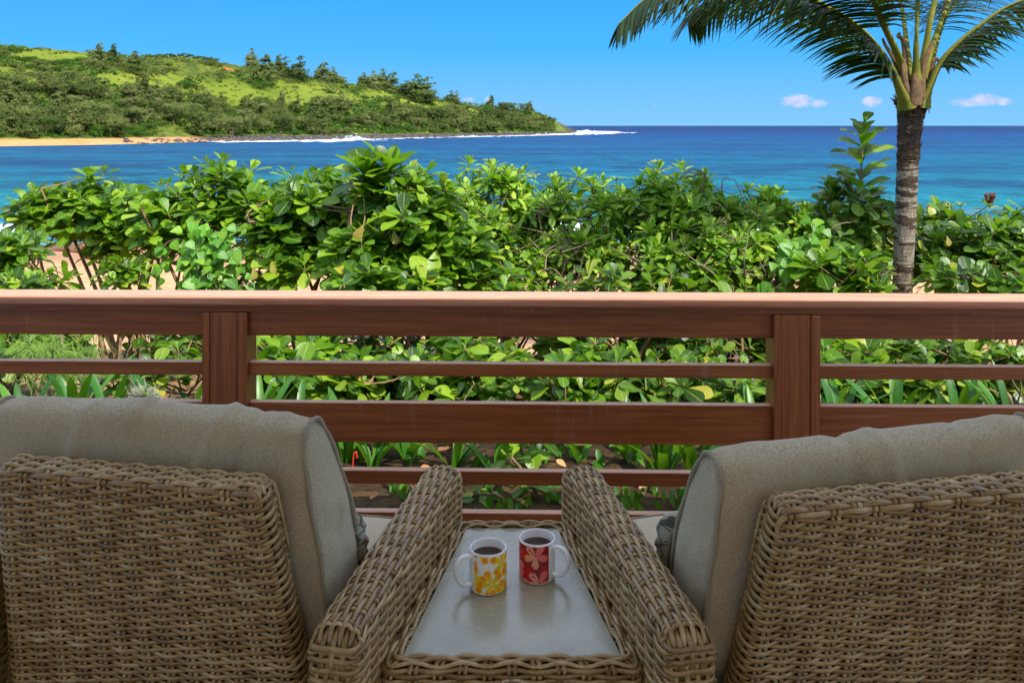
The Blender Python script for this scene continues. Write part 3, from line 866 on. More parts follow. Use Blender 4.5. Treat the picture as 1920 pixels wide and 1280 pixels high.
# uncountable scrub and tussocks over the slope, and the row of tiny trees on the level skyline
def scatter_clumps(name, n, fn, mat, size, seed, label, cat):
    r = np.random.default_rng(seed)
    Cs, Ns, Rn = [], [], []
    got = 0
    while got < n:
        res = fn(r)
        if res is None: continue
        p, rad = res
        m = 16
        d = r.normal(0, 1, (m, 3)); d /= np.linalg.norm(d, axis=1, keepdims=True); d[:, 2] = np.abs(d[:, 2])
        Cs.append(np.array(p) + d * rad * np.array([1.2, 1.2, .8])); Ns.append(d); Rn.append(np.full(m, r.uniform(0, .7)) + r.uniform(0, .3, m))
        got += 1
    V, F_ = flakes(np.concatenate(Cs), np.concatenate(Ns), size, 1.2, r)
    o = mobj(name, mesh_data(name, V, F_, False, (mat,), {'rnd': ('FLOAT', np.repeat(np.concatenate(Rn), 4))}))
    tag(o, label, cat, kind='stuff')
def f_tus(r):
    x = r.uniform(-150, 1040); t = r.uniform(0.2, 1.0)
    p = hill_at(x, t)
    if meadow(*px(p)) and r.random() < .6: return None
    return p, r.uniform(.35, 1.0)
M_TUSS = m_tree('tussock_grass', [(0.1, lin(80, 100, 34)), (0.5, lin(108, 124, 44)), (0.95, lin(140, 148, 72))], .25, False)
scatter_clumps('tussock_grass', 2600, f_tus, M_TUSS, 0.33, 5, 'pale green tussock grass over the far hill', 'grass')
def f_scr(r):
    x = r.uniform(-150, 1040); t = r.uniform(0.18, 0.98)
    p = hill_at(x, t)
    if meadow(*px(p)): return None
    if px(p)[1] < np.interp(x, WOODX, WOODY) and mnoise.noise(Vector((p[0] * .035, p[1] * .035, 7))) < 0.10: return None
    return p, r.uniform(.5, 1.3)
scatter_clumps('hill_scrub_foliage', 3400, f_scr, M_BUSH_S, 0.42, 6, 'low dark green scrub spread over the far hill', 'scrub')
def f_row(r):
    x = r.uniform(278, 410)
    p = hill_at(x, 1.0).copy(); p[2] += r.uniform(-.2, 1.4)
    return p, r.uniform(.3, .75)
scatter_clumps('far_treeline', 160, f_row, M_IRON_S, 0.30, 8, 'low even line of tiny trees on the level skyline', 'treeline')

def f_rid(r):
    x = r.choice([r.uniform(455, 650), r.uniform(670, 830), r.uniform(840, 1000), r.uniform(165, 300)])
    p = hill_at(x, r.uniform(.86, 1.0)).copy(); p[2] += r.uniform(0, 1.2)
    return p, r.uniform(.5, 1.5)
scatter_clumps('ridge_scrub_foliage', 420, f_rid, M_IRON_S, 0.38, 9, 'grey green scrub merging the trees along the ridge of the far hill', 'scrub')

# dark boulders along the far waterline
def rock_data(seed):
    r = np.random.default_rng(seed)
    import bmesh
    bm = bmesh.new(); bmesh.ops.create_icosphere(bm, subdivisions=1, radius=1.0)
    V = np.array([v.co[:] for v in bm.verts]); F_ = np.array([[v.index for v in f.verts] for f in bm.faces]); bm.free()
    V = V * r.uniform(.7, 1.25, (len(V), 1)) * np.array([1.1, .9, .65])
    return V, F_
M_ROCK = m_bark('lava_rock', lin(40, 36, 34), lin(104, 96, 88), 1.6)
ROCKS = [rock_data(i) for i in range(8)]
parts = []
r = np.random.default_rng(77)
for i in range(1500):
    x = 230 + 862 * r.random() ** 0.8
    dens = np.interp(x, [230, 380, 450, 1092], [.2, .45, 1, 1])
    if r.random() > dens: continue
    t = r.normal(0.06, 0.05)
    p = hill_at(min(x, 1085), float(np.clip(t, -.1, .18))) if x < 1085 else None
    if p is None: continue
    V, F_ = ROCKS[r.integers(8)]
    sz = r.uniform(.25, .95)
    a = r.uniform(0, 2 * PI); Rm = np.array([[math.cos(a), -math.sin(a), 0], [math.sin(a), math.cos(a), 0], [0, 0, 1]])
    parts.append((V @ Rm.T * sz + np.array([p[0], p[1], max(p[2], SEA) + .1 * sz]), F_))
for i in range(70):   # reef running off the point
    u = r.random()
    p = at(1068 + 30 * u, 248, 1) * 1.0
    d = (EYE - SEA) * FPX / (13.2 - 1.4 * u + r.uniform(-.6, .6))
    V, F_ = ROCKS[r.integers(8)]
    sz = r.uniform(.5, 1.7) * (1 - .6 * u)
    parts.append((V * sz + np.array([(1066 + 32 * u - 960) / FPX * d, d, SEA + .1]), F_))
V, F_ = merge(parts)
o = mobj('shore_boulders', mesh_data('shore_boulders', V, F_, False, (M_ROCK,)))
tag(o, 'dark lava boulders heaped along the far waterline', 'rocks', kind='stuff')

# surf along the far rocks: thin sheets on the water and low spray
def m_foam():
    m, k, b, out = material('surf_foam')
    pos = k.new('ShaderNodeNewGeometry').outputs['Position']
    e = k.new('ShaderNodeAttribute', attribute_name='edge').outputs['Fac']
    n = k.noise(k.mapping(pos, (.22, .12, 1)), 1.0, 6, 0.7)
    b.inputs['Base Color'].default_value = (.86, .89, .92, 1); b.inputs['Roughness'].default_value = .9
    tr = k.new('ShaderNodeBsdfTransparent')
    mx = k.new('ShaderNodeMixShader')
    k.l.new(k.smooth(k.math('ADD', k.math('MULTIPLY', n, 1.0), k.math('MULTIPLY', e, 0.7)), 0.86, 1.02), mx.inputs[0])
    k.l.new(tr.outputs[0], mx.inputs[1]); k.l.new(b.outputs[0], mx.inputs[2]); k.l.new(mx.outputs[0], out.inputs[0])
    return m
M_FOAM = m_foam()
fx = np.arange(250, 1180, 3.0)
V, E = [], []
for x in fx:
    if x <= 1080:
        v0 = np.interp(x, SHX, SHV)
        wpx = np.interp(x, [250, 360, 430, 560, 640, 700, 800, 900, 1000, 1080], [1.2, 1.5, 4.5, 5, 8, 3.2, 2.5, 2.5, 3, 4.5]) * (0.8 + .5 * mnoise.noise(Vector((x * .03, 1, 1))))
        st = np.interp(x, [250, 360, 430, 600, 680, 1000, 1080], [.2, .45, .8, .8, .7, .75, 1.0])
        va, vb = v0 - 1.2, v0 + wpx
    else:
        va, vb = np.interp(x, [1080, 1180], [9.5, 11.0]), np.interp(x, [1080, 1180], [19.5, 16.0]); st = np.interp(x, [1080, 1150, 1180], [1.05, .8, .2])
    for i in range(5):
        vv = va + (vb - va) * i / 4
        d = (EYE - SEA - .05) * FPX / vv
        V.append(((x - 960) / FPX * d, d, SEA + .05)); E.append(st * (1, 1, .9, .6, .0)[i])
F_ = []
for i in range(len(fx) - 1):
    for j in range(4):
        a = i * 5 + j; F_.append((a, a + 5, a + 6, a + 1))
o = mobj('surf_foam', mesh_data('surf_foam', V, F_, True, (M_FOAM,), {'edge': ('FLOAT', E)}))
tag(o, 'white surf foam along the far rocky shore and off the point', 'foam', kind='stuff')
M_SPRAY = simple('spray', (.88, .9, .93, 1), 0.9, 0.1)
parts = []
for (cx, vv, n, sp, hgt) in ((668, 27.0, 160, 18, 1.0), (640, 27.5, 30, 20, .6), (1100, 13.2, 300, 22, .7), (1135, 13.4, 120, 24, .35), (890, 20.5, 20, 30, .4), (1030, 16.8, 30, 30, .5)):
    for i in range(n):
        d = (EYE - SEA) * FPX / (vv + r.normal(0, .35))
        x = cx + r.normal(0, sp)
        V, F2 = ROCKS[r.integers(8)]
        parts.append((V * np.array([r.uniform(.3, 1.3), .5, r.uniform(.08, .28)]) * d / 420 + np.array([(x - 960) / FPX * d, d, SEA + abs(r.normal(0, hgt)) * math.exp(-((x - cx) / sp) ** 2)]), F2))
V, F_ = merge(parts)
o = mobj('breaking_waves_foam', mesh_data('breaking_waves_foam', V, F_, True, (M_SPRAY,)))
tag(o, 'white spray of waves breaking on the far rocks', 'spray', kind='stuff')
# brown reef ledge in the near shallows
parts = []
for i in range(26):
    V, F_ = ROCKS[r.integers(8)]
    parts.append((V * np.array([r.uniform(.8, 1.9), r.uniform(.4, .8), r.uniform(.18, .4)]) + np.array([-21.5 + i * .26 + r.normal(0, .2), 33.3 + r.normal(0, .35), SEA + .18]), F_))
V, F_ = merge(parts)
M_REEF = m_bark('wet_reef', lin(92, 58, 40), lin(140, 98, 70), 2.0)
o = mobj('reef_ledge', mesh_data('reef_ledge', V, F_, True, (M_REEF,)))
tag(o, 'low brown reef ledge in the surf at the near beach', 'rock')

# ------------------------------------------------------------------ the lanai: deck, roof, house wall
M_CEIL = simple('ceiling_paint', (.82, .78, .70, 1), .8, .2)
M_HWALL = simple('house_wall_paint', (.76, .70, .60, 1), .8, .2)
deck = MB().box((-6, -5.0, -.34), (6, 3.24, -.035)).build('deck', M_DECK)
tag(deck, 'timber deck of the lanai under the chairs', 'deck', kind='structure')
pd = MB().box((-6, 0, -.03), (6, .14, 0), .003).data('plank', (M_DECK,))
for i in range(56):
    mobj('plank', pd, deck, (0, -4.94 + i * .146, 0))
ceil = MB().box((-4.2, -2.3, 2.80), (4.6, 1.865, 2.94)).build('ceiling', M_CEIL); ceil.rotation_euler = (0, 0, -0.022)  # unseen roof slab; eave and back edge cut to set shade and fill light
tag(ceil, 'pale unseen lanai roof slab above the camera, edges cut to shape the light', 'ceiling', kind='structure')
wall = MB().box((-6, -5.2, -.3), (6, -5.0, 3.0)).build('wall', M_HWALL)
tag(wall, 'house wall behind the camera', 'wall', kind='structure')
# ------------------------------------------------------------------ railing
rail = empty('deck_railing', (0, 3.05, 0), -0.022)
tag(rail, 'reddish brown timber deck railing with horizontal slats and a wide flat cap', 'railing')
def lighten_tops(me):
    """upward faces get the paler wood, their bright light put into the colour"""
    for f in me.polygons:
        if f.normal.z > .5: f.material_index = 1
RX0, RX1 = -5.3, 5.3
# cap with eased edges
prof = [(0.0, .856), (0.006, .849), (.114, .849), (.12, .856), (.12, .878), (.113, .8855), (.009, .8855), (.0, .878)]
mb = MB()
V = [(x, y, z) for x in (RX0, RX1) for (y, z) in prof]
n = len(prof)
mb.add(V, [tuple(range(n))[::-1], tuple(range(n, 2 * n))] + [(i, (i + 1) % n, n + (i + 1) % n, n + i) for i in range(n)])
me = mb.data('cap_rail', (M_CAP, M_LIT_TOP)); lighten_tops(me); mobj('cap_rail', me, rail)
MB().box((RX0, .018, .8245), (RX1, .104, .8485), .002).build('sub_rail', M_WOODX, rail)
POSTS = [-3.17, -1.065, 1.04, 3.145]
for xp in POSTS:
    p = MB().box((xp - .0555, .008, -.30), (xp + .0485, .116, .8235), .002).build('post', M_WOODZ, rail)
    MB().box((xp - .0835, .003, -.30), (xp - .0565, .118, .8235), .003).build('post_trim', M_WOODZ, p)
    MB().box((xp + .0495, .003, -.30), (xp + .0835, .118, .8235), .003).build('post_trim', M_WOODZ, p)
edges = [RX0] + [e for xp in POSTS for e in (xp - .0835, xp + .0835)] + [RX1]
for i in range(0, len(edges), 2):
    a, b_ = edges[i], edges[i + 1]
    for nm, z0, z1 in (('top_board', .7337, .823), ('slat', .5857, .635), ('middle_board', .339, .487), ('slat', .185, .2365), ('slat', .031, .0826)):
        me = MB().box((a, .030, z0), (b_, .062, z1), .0025).data(nm, (M_WOODX, M_LIT_TOP)); lighten_tops(me); mobj(nm, me, rail)

# ------------------------------------------------------------------ wicker
def wobj(name, VF, parent):
    return mobj(name, mesh_data(name, VF[0], VF[1], True, (M_WICKER,)), parent)

def resample(P, Nn, step):
    P = np.asarray(P, float); Nn = np.asarray(Nn, float)
    s = np.concatenate([[0], np.cumsum(np.linalg.norm(np.diff(P, axis=0), axis=1))])
    m = max(3, int(round(s[-1] / step)) + 1)
    u = np.linspace(0, s[-1], m)
    Po = np.stack([np.interp(u, s, P[:, i]) for i in range(P.shape[1])], -1)
    No = np.stack([np.interp(u, s, Nn[:, i]) for i in range(Nn.shape[1])], -1)
    No /= np.linalg.norm(No, axis=1, keepdims=True) + 1e-9
    return Po, No, u

def rounded(pts, r, k=5):
    """polyline with filleted inner corners (2D)"""
    pts = [np.array(p, float) for p in pts]; out = [pts[0]]
    for i in range(1, len(pts) - 1):
        a, b, c = pts[i - 1], pts[i], pts[i + 1]
        d1 = (a - b) / np.linalg.norm(a - b); d2 = (c - b) / np.linalg.norm(c - b)
        p1 = b + d1 * r; p2 = b + d2 * r
        for j in range(k + 1):
            t = j / k
            out.append((1 - t) ** 2 * p1 + 2 * t * (1 - t) * b + t * t * p2)
    out.append(pts[-1])
    return np.array(out)

def norm2(P, flip=1):
    T = np.gradient(P, axis=0); T /= np.linalg.norm(T, axis=1, keepdims=True) + 1e-9
    return np.stack([T[:, 1], -T[:, 0]], -1) * flip

def jit(s=0.0006): return rng.normal(0, s)

def build_back(chair, rec, ytop, ztop, xo, z0=0.10):
    """woven back panel, leaning back by rec; strands are separate pieces down to the bottom of the view"""
    back = empty('back_panel'); back.parent = chair
    tk, p, pr, r = 0.062, 0.0428, 0.0085, 0.020
    L = (ztop - z0) / math.cos(rec); yb = ytop + L * math.sin(rec)
    s_, c_ = math.sin(rec), math.cos(rec)
    HT, HB = 0.280, 0.362
    hw = lambda zz: HB + (HT - HB) * zz / L
    def pos(x, q, zz): return np.stack([xo + x, yb - zz * s_ + q * c_, z0 + zz * c_ + q * s_], -1)
    def vec(nx, nq, nz): return np.stack([nx, -nz * s_ + nq * c_, nz * c_ + nq * s_], -1)
    # profile up the rear face, over the rim, down the front
    pp = rounded([(0, 0), (0, L), (tk, L), (tk, L - .14)], r, 6)
    sp = np.concatenate([[0], np.cumsum(np.linalg.norm(np.diff(pp, axis=0), axis=1))])
    npf = norm2(pp, -1)
    prof = lambda s: (np.interp(s, sp, pp[:, 0]), np.interp(s, sp, pp[:, 1]), np.interp(s, sp, npf[:, 0]), np.interp(s, sp, npf[:, 1]))
    rows = int(sp[-1] / pr)
    low = []
    for i in range(rows):
        qv, zz, nq, nz = prof(i * pr)
        h = hw(zz) - (0.004 if nz > .5 else 0)
        vis = zz > L - 0.47 and (nq < .6)
        if nz < 0.45 and nq < 0:     # rear face row: wraps both side edges
            P2 = rounded([(-h, tk - .006), (-h, qv), (h, qv), (h, tk - .006)], .018, 5)
            N2 = norm2(P2, -1)
            P2 = np.concatenate([P2, np.full((len(P2), 1), zz)], 1); N3 = np.concatenate([N2 * math.sqrt(max(0, 1 - nz * nz)), np.full((len(P2), 1), nz)], 1)
        else:                        # rim rows: ends bend down the sides
            P2 = rounded([(-h, -.03), (-h, 0), (h, 0), (h, -.03)], .012, 4)
            N2 = -norm2(P2, -1)
            N3 = np.stack([N2[:, 0], np.full(len(P2), nq) * np.clip(np.abs(N2[:, 1]), 0, 1), nz * np.abs(N2[:, 1]) + 1e-3], -1)
            N2[:, 0] = np.sign(P2[:, 0]) * np.abs(N2[:, 0]); N3[:, 0] = N2[:, 0]
            P2 = np.stack([P2[:, 0], np.full(len(P2), qv), zz + P2[:, 1]], -1)
        Pq, Nq, u = resample(P2, N3, p / (8 if vis else 4))
        ell = u - u[-1] / 2
        ph = PI * ell / p * (HT / h) + PI * i
        off = (0.0052 if nz < .5 else .0040) * np.cos(ph) + 0.0008
        Pq = Pq + Nq * off[:, None]
        Pq[:, 2] += jit(.00025) + 0.0003 * np.sin(ell * 23 + i * 1.7)
        P3 = pos(Pq[:, 0], Pq[:, 1], Pq[:, 2]); N3 = vec(Nq[:, 0], Nq[:, 1], Nq[:, 2])
        VF = sweep(P3, N3, 0.0101, 0.0064, 8 if vis else 5)
        if vis: wobj('weaver_strand', VF, back)
        else: low.append(VF)
    ks = range(-6, 7)
    for k in ks:
        for e in (-.0059, .0059):
            ss = np.arange(0, sp[-1], pr / 2.5)
            qv, zz, nq, nz = prof(ss)
            x = (k * p) * hw(zz) / HT + e
            off = 0.0002 - 0.0030 * np.cos(PI * (k + ss / pr))
            P3 = pos(x, qv + nq * off, zz + nz * off); N3 = vec(np.zeros(len(ss)), nq, nz)
            wobj('stake_strand', sweep(P3, N3, 0.0099, 0.0062, 6), back)
    for sg in (-1, 1):               # stakes down the side edges
        for e in (-.0056, .0056):
            zz = np.arange(0, L - .02, pr / 2)
            P3 = pos(sg * (hw(zz) - .0015 - .002 * np.cos(PI * zz / pr)), np.full(len(zz), tk * .55 + e), zz); N3 = vec(np.full(len(zz), float(sg)), np.zeros(len(zz)), np.zeros(len(zz)))
            low.append(sweep(P3, N3, .009, .006, 5))
    o = wobj('lower_weave', merge(low), back); o['kind'] = 'stuff'
    i_ = .0075
    V = []
    for zz in (0, L - i_):
        for x in (-1, 1):
            for qv in (i_, tk - i_ * .5):
                V.append(pos(np.array(x * (hw(zz) - i_)), np.array(qv), np.array(zz)))
    me = mesh_data('core', np.array(V), [(0, 1, 3, 2), (4, 6, 7, 5), (0, 4, 5, 1), (2, 3, 7, 6), (0, 2, 6, 4), (1, 5, 7, 3)], False, (M_CORE,)); fix_normals(me)
    mobj('core', me, back)
    return back

def build_arm(chair, xc, outer, shown=True):
    """woven arm: strands run lengthwise over the rounded top and bend down both ends; pairs of strands cross them"""
    arm = empty('arm'); arm.parent = chair
    hwid, y0, y1, zt, r = 0.046, -0.385, 0.375, 0.620, 0.040
    p, pr = 0.0495, 0.0096
    zb = 0.10
    low = []
    pp = rounded([(-hwid, zb), (-hwid, zt), (hwid, zt), (hwid, zb)], r, 7)
    # exact arcs matter little here; profile length runs from the inner foot to the outer foot
    sp = np.concatenate([[0], np.cumsum(np.linalg.norm(np.diff(pp, axis=0), axis=1))])
    nf = norm2(pp, -1)
    mid = sp[-1] / 2
    nrow = int(mid / pr)
    ym = (y0 + y1) / 2
    for i in range(-nrow, nrow + 1):
        s = mid + i * pr
        a, z = np.interp(s, sp, pp[:, 0]), np.interp(s, sp, pp[:, 1]); na, nz = np.interp(s, sp, nf[:, 0]), np.interp(s, sp, nf[:, 1])
        if nz > 0.35:               # top strand
            vis = shown
            dz = zt - z
            P2 = rounded([(y0 + dz * .5, .30), (y0 + dz * .5, z), (y1 - dz * .5, z), (y1 - dz * .5, .30)], .058, 8)
            N2 = norm2(P2, -1)
            P3 = np.stack([np.full(len(P2), a), P2[:, 0], P2[:, 1]], -1); N3 = np.stack([np.full(len(P2), na), N2[:, 0] * max(nz, .3), N2[:, 1] * nz], -1)
        else:                       # side strand, wrapping the end corners
            sg = 1 if i > 0 else -1
            vis = shown and ((sg == outer and z > .40) or (sg != outer and z > .47))
            P2 = rounded([(y0, a - sg * .045), (y0, a), (y1, a), (y1, a - sg * .045)], .020, 5)
            N2 = norm2(P2, 1 if sg < 0 else 1)
            N2 = N2 * (-1 if np.sign(N2[len(N2) // 2, 1]) != sg else 1)
            P3 = np.stack([P2[:, 1], P2[:, 0], np.full(len(P2), z)], -1); N3 = np.stack([N2[:, 1], N2[:, 0], np.full(len(P2), max(nz, 0.0))], -1)
        Pq, Nq, u = resample(P3, N3, p / (7 if vis else 4))
        ell = u - u[-1] / 2
        off = 0.0042 * np.cos(PI * ell / p + PI * i) + .0008
        Pq = Pq + Nq * off[:, None]
        Pq[:, 2] += jit(.0004)
        Pq[:, 0] += xc
        VF = sweep(Pq, Nq, 0.0100, 0.0062, 8 if vis else 5)
        if vis: wobj('weaver_strand', VF, arm)
        else: low.append(VF)
    kmax = int((y1 - ym - .03) / p)
    for k in range(-kmax, kmax + 1):
        for e in (-.0058, .0058):
            ss = np.arange(0, sp[-1], pr / 2.2)
            a, z = np.interp(ss, sp, pp[:, 0]), np.interp(ss, sp, pp[:, 1]); na, nz = np.interp(ss, sp, nf[:, 0]), np.interp(ss, sp, nf[:, 1])
            off = .0002 - .0026 * np.cos(PI * (k + (ss - mid) / pr))
            P3 = np.stack([xc + a + na * off, np.full(len(ss), ym + k * p + e), z + nz * off], -1); N3 = np.stack([na, np.zeros(len(ss)), nz], -1)
            VF = sweep(P3, N3, .0096, .0060, 6)
            if shown: wobj('stake_strand', VF, arm)
            else: low.append(VF)
    for yv, sg in ((y0, -1), (y1, 1)):   # pairs across the end faces
        for kk in range(1, 6):
            for e in (-.0058, .0058):
                zz = zt - .012 - kk * p + .018 + e
                xx = np.linspace(-hwid, hwid, 26)
                off = -.001 - .0024 * np.cos(PI * (kk + kmax + 1 + xx / pr))
                P3 = np.stack([xc + xx, yv + sg * off, np.full(26, zz)], -1); N3 = np.tile([0, sg, 0.0], (26, 1))
                VF = sweep(P3, N3, .0092, .006, 5)
                if shown and sg < 0 and kk < 4: wobj('stake_strand', VF, arm)
                else: low.append(VF)
    o = wobj('lower_weave', merge(low), arm); o['kind'] = 'stuff'
    MB().box((xc - hwid + .008, y0 + .009, .06), (xc + hwid - .008, y1 - .009, zt - .010), .034).build('core', M_CORE, arm)
    return arm

def build_chair(C, rz, side, rec, ytop, ztop, xo, label):
    """side = +1: the table stands at the chair's right"""
    ch = empty('wicker_armchair', C, rz)
    tag(ch, label, 'armchair', 'pair of wicker armchairs')
    build_back(ch, rec, ytop, ztop, xo)
    HWC = 0.475
    build_arm(ch, side * (HWC - .046), side, True)
    build_arm(ch, -side * (HWC - .046), -side, False)
    base = MB().box((-.365, -.30, .12), (.365, .36, .285), .006).build('seat_base', M_WICKER, ch)
    rows = []
    for i in range(18):
        x = np.linspace(-.36, .36, 60)
        P3 = np.stack([x, np.full(60, .366) + .003 * np.cos(PI * x / .04 + PI * i), np.full(60, .125 + i * .009)], -1)
        rows.append(sweep(P3, np.tile([0, 1., 0], (60, 1)), .0095, .006, 5))
    o = wobj('front_weave', merge(rows), base)
    for sx in (-1, 1):
        for y in (-.33, .33):
            MB().box((sx * .42 - .025, y - .025, 0.0), (sx * .42 + .025, y + .025, .11), .004).build('leg', M_CORE, ch)
    return ch

A = R(10.6)
CL, CR = (-.668, 1.925, 0), (.668, 1.925, 0)
chairL = build_chair(CL, -A, +1, R(12), -.350, .836, -.014, 'wicker armchair on the left of the wedge table, its high back to the viewer')
chairR = build_chair(CR, +A, -1, R(13), -.378, .812, 0.030, 'wicker armchair on the right of the wedge table, its back leaning further')

# ------------------------------------------------------------------ cushions
def cushion_mesh(w, t, h, crown, corner, folds, seed, sag=0.0, nxs=72, nys=14, nzs=50, edge=0.62, wr=0.004, topbulge=0.0, taper=0.0):
    """boxed cushion: x width, y thickness, z height; centre at origin"""
    grid = {}
    V = []; F_ = []
    def idx(i, j, k):
        key = (i, j, k)
        if key not in grid:
            grid[key] = len(V); V.append((2 * i / nxs - 1, 2 * j / nys - 1, 2 * k / nzs - 1))
        return grid[key]
    for i in range(nxs):
        for k in range(nzs):
            F_.append((idx(i, 0, k), idx(i + 1, 0, k), idx(i + 1, 0, k + 1), idx(i, 0, k + 1)))
            F_.append((idx(i, nys, k), idx(i, nys, k + 1), idx(i + 1, nys, k + 1), idx(i + 1, nys, k)))
        for j in range(nys):
            F_.append((idx(i, j, 0), idx(i, j + 1, 0), idx(i + 1, j + 1, 0), idx(i + 1, j, 0)))
            F_.append((idx(i, j, nzs), idx(i + 1, j, nzs), idx(i + 1, j + 1, nzs), idx(i, j + 1, nzs)))
    for j in range(nys):
        for k in range(nzs):
            F_.append((idx(0, j, k), idx(0, j, k + 1), idx(0, j + 1, k + 1), idx(0, j + 1, k)))
            F_.append((idx(nxs, j, k), idx(nxs, j + 1, k), idx(nxs, j + 1, k + 1), idx(nxs, j, k + 1)))
    def warp(U):
        U = np.asarray(U, float); x, y, z = U[:, 0], U[:, 1], U[:, 2]
        ax, az = np.abs(x), np.abs(z)
        # outline with rounded corners
        m = np.maximum(ax, az) + 1e-9
        pw = 14.0
        k = m / (ax ** pw + az ** pw + 1e-12) ** (1 / pw)
        kk = 1 + (k - 1) * corner
        X = x * kk * w / 2 * (1 - taper * z); Z = z * kk * h / 2
        e = (1 - ax ** 2.6) * (1 - az ** 2.6)
        th = t / 2 * (edge + (1 - edge) * e ** 0.6)
        Y = y * th
        bul = (1 - np.abs(y) ** 2.2)
        X = X + np.sign(x) * bul * np.where(ax > .999, .020, .020 * ax ** 8)
        Z = Z + np.sign(z) * bul * np.where(az > .999, .024, .024 * az ** 8)
        Z = Z + topbulge * np.clip(z, 0, 1) ** 2 * (1 - ax ** 2.2) - sag * np.clip(z, 0, 1) ** 2 * np.exp(-((x + .35) / .5) ** 2)
        # wrinkles and folds
        P = np.stack([X, Y * 0.6, Z], -1)
        d = vnoise(P, 7, seed) * wr * 1.5 + vnoise(P, 21, seed + 5) * wr * .5
        for (x0, sl, cv, wd, am, zc, zl) in folds:
            line = x0 + sl * z + cv * z * z
            d = d + am * np.exp(-((x - line) / wd) ** 2) * np.exp(-((z - zc) / zl) ** 2)
        side = (ax > .98).astype(float)
        d = d * (1 - .0 * side) + side * wr * 1.6 * np.sin(z * 19 + 2.5 * np.sin(y * 3) + seed) * (1 - np.abs(y)) 
        X = X + side * np.sign(x) * d; Y = Y + (1 - side) * np.sign(y) * d * np.abs(y)
        return np.stack([X, Y, Z], -1)
    return warp, np.array(V), F_

def build_cushion(name, w, t, h, M4, mat, label, cat, group=None, crown=.03, corner=.9, folds=(), seed=1.0, sag=0.0, edge=.62, wr=.004, topbulge=0.0, taper=0.0, pipe=True, fine=True):
    kw = dict(nxs=72, nys=14, nzs=50) if fine else dict(nxs=40, nys=8, nzs=30)
    warp, U, F_ = cushion_mesh(w, t, h, crown, corner, folds, seed, sag, edge=edge, wr=wr, topbulge=topbulge, taper=taper, **kw)
    V = warp(U)
    me = mesh_data(name, V, F_, True, (mat,)); fix_normals(me)
    o = mobj(name, me); o.matrix_world = M4
    tag(o, label, cat, group)
    if pipe:
        for y in (-1, 1):
            n = 240
            a = np.linspace(0, 1, n, endpoint=False) * 8
            pts = []
            for s in a:
                f = s % 2 - 1
                sd = int(s // 2)
                pts.append([(f, y, -1), (1, y, f), (-f, y, 1), (-1, y, -f)][sd])
            P = warp(np.array(pts))
            ctr = P.mean(0)
            Nn = P - ctr; Nn[:, 1] += y * .1
            V, F2 = sweep(P, Nn, .0085, .0085, 7, closed=True)
            mobj('piping', mesh_data('piping', V, F2, True, (M_PIPE,)), o)
    return o

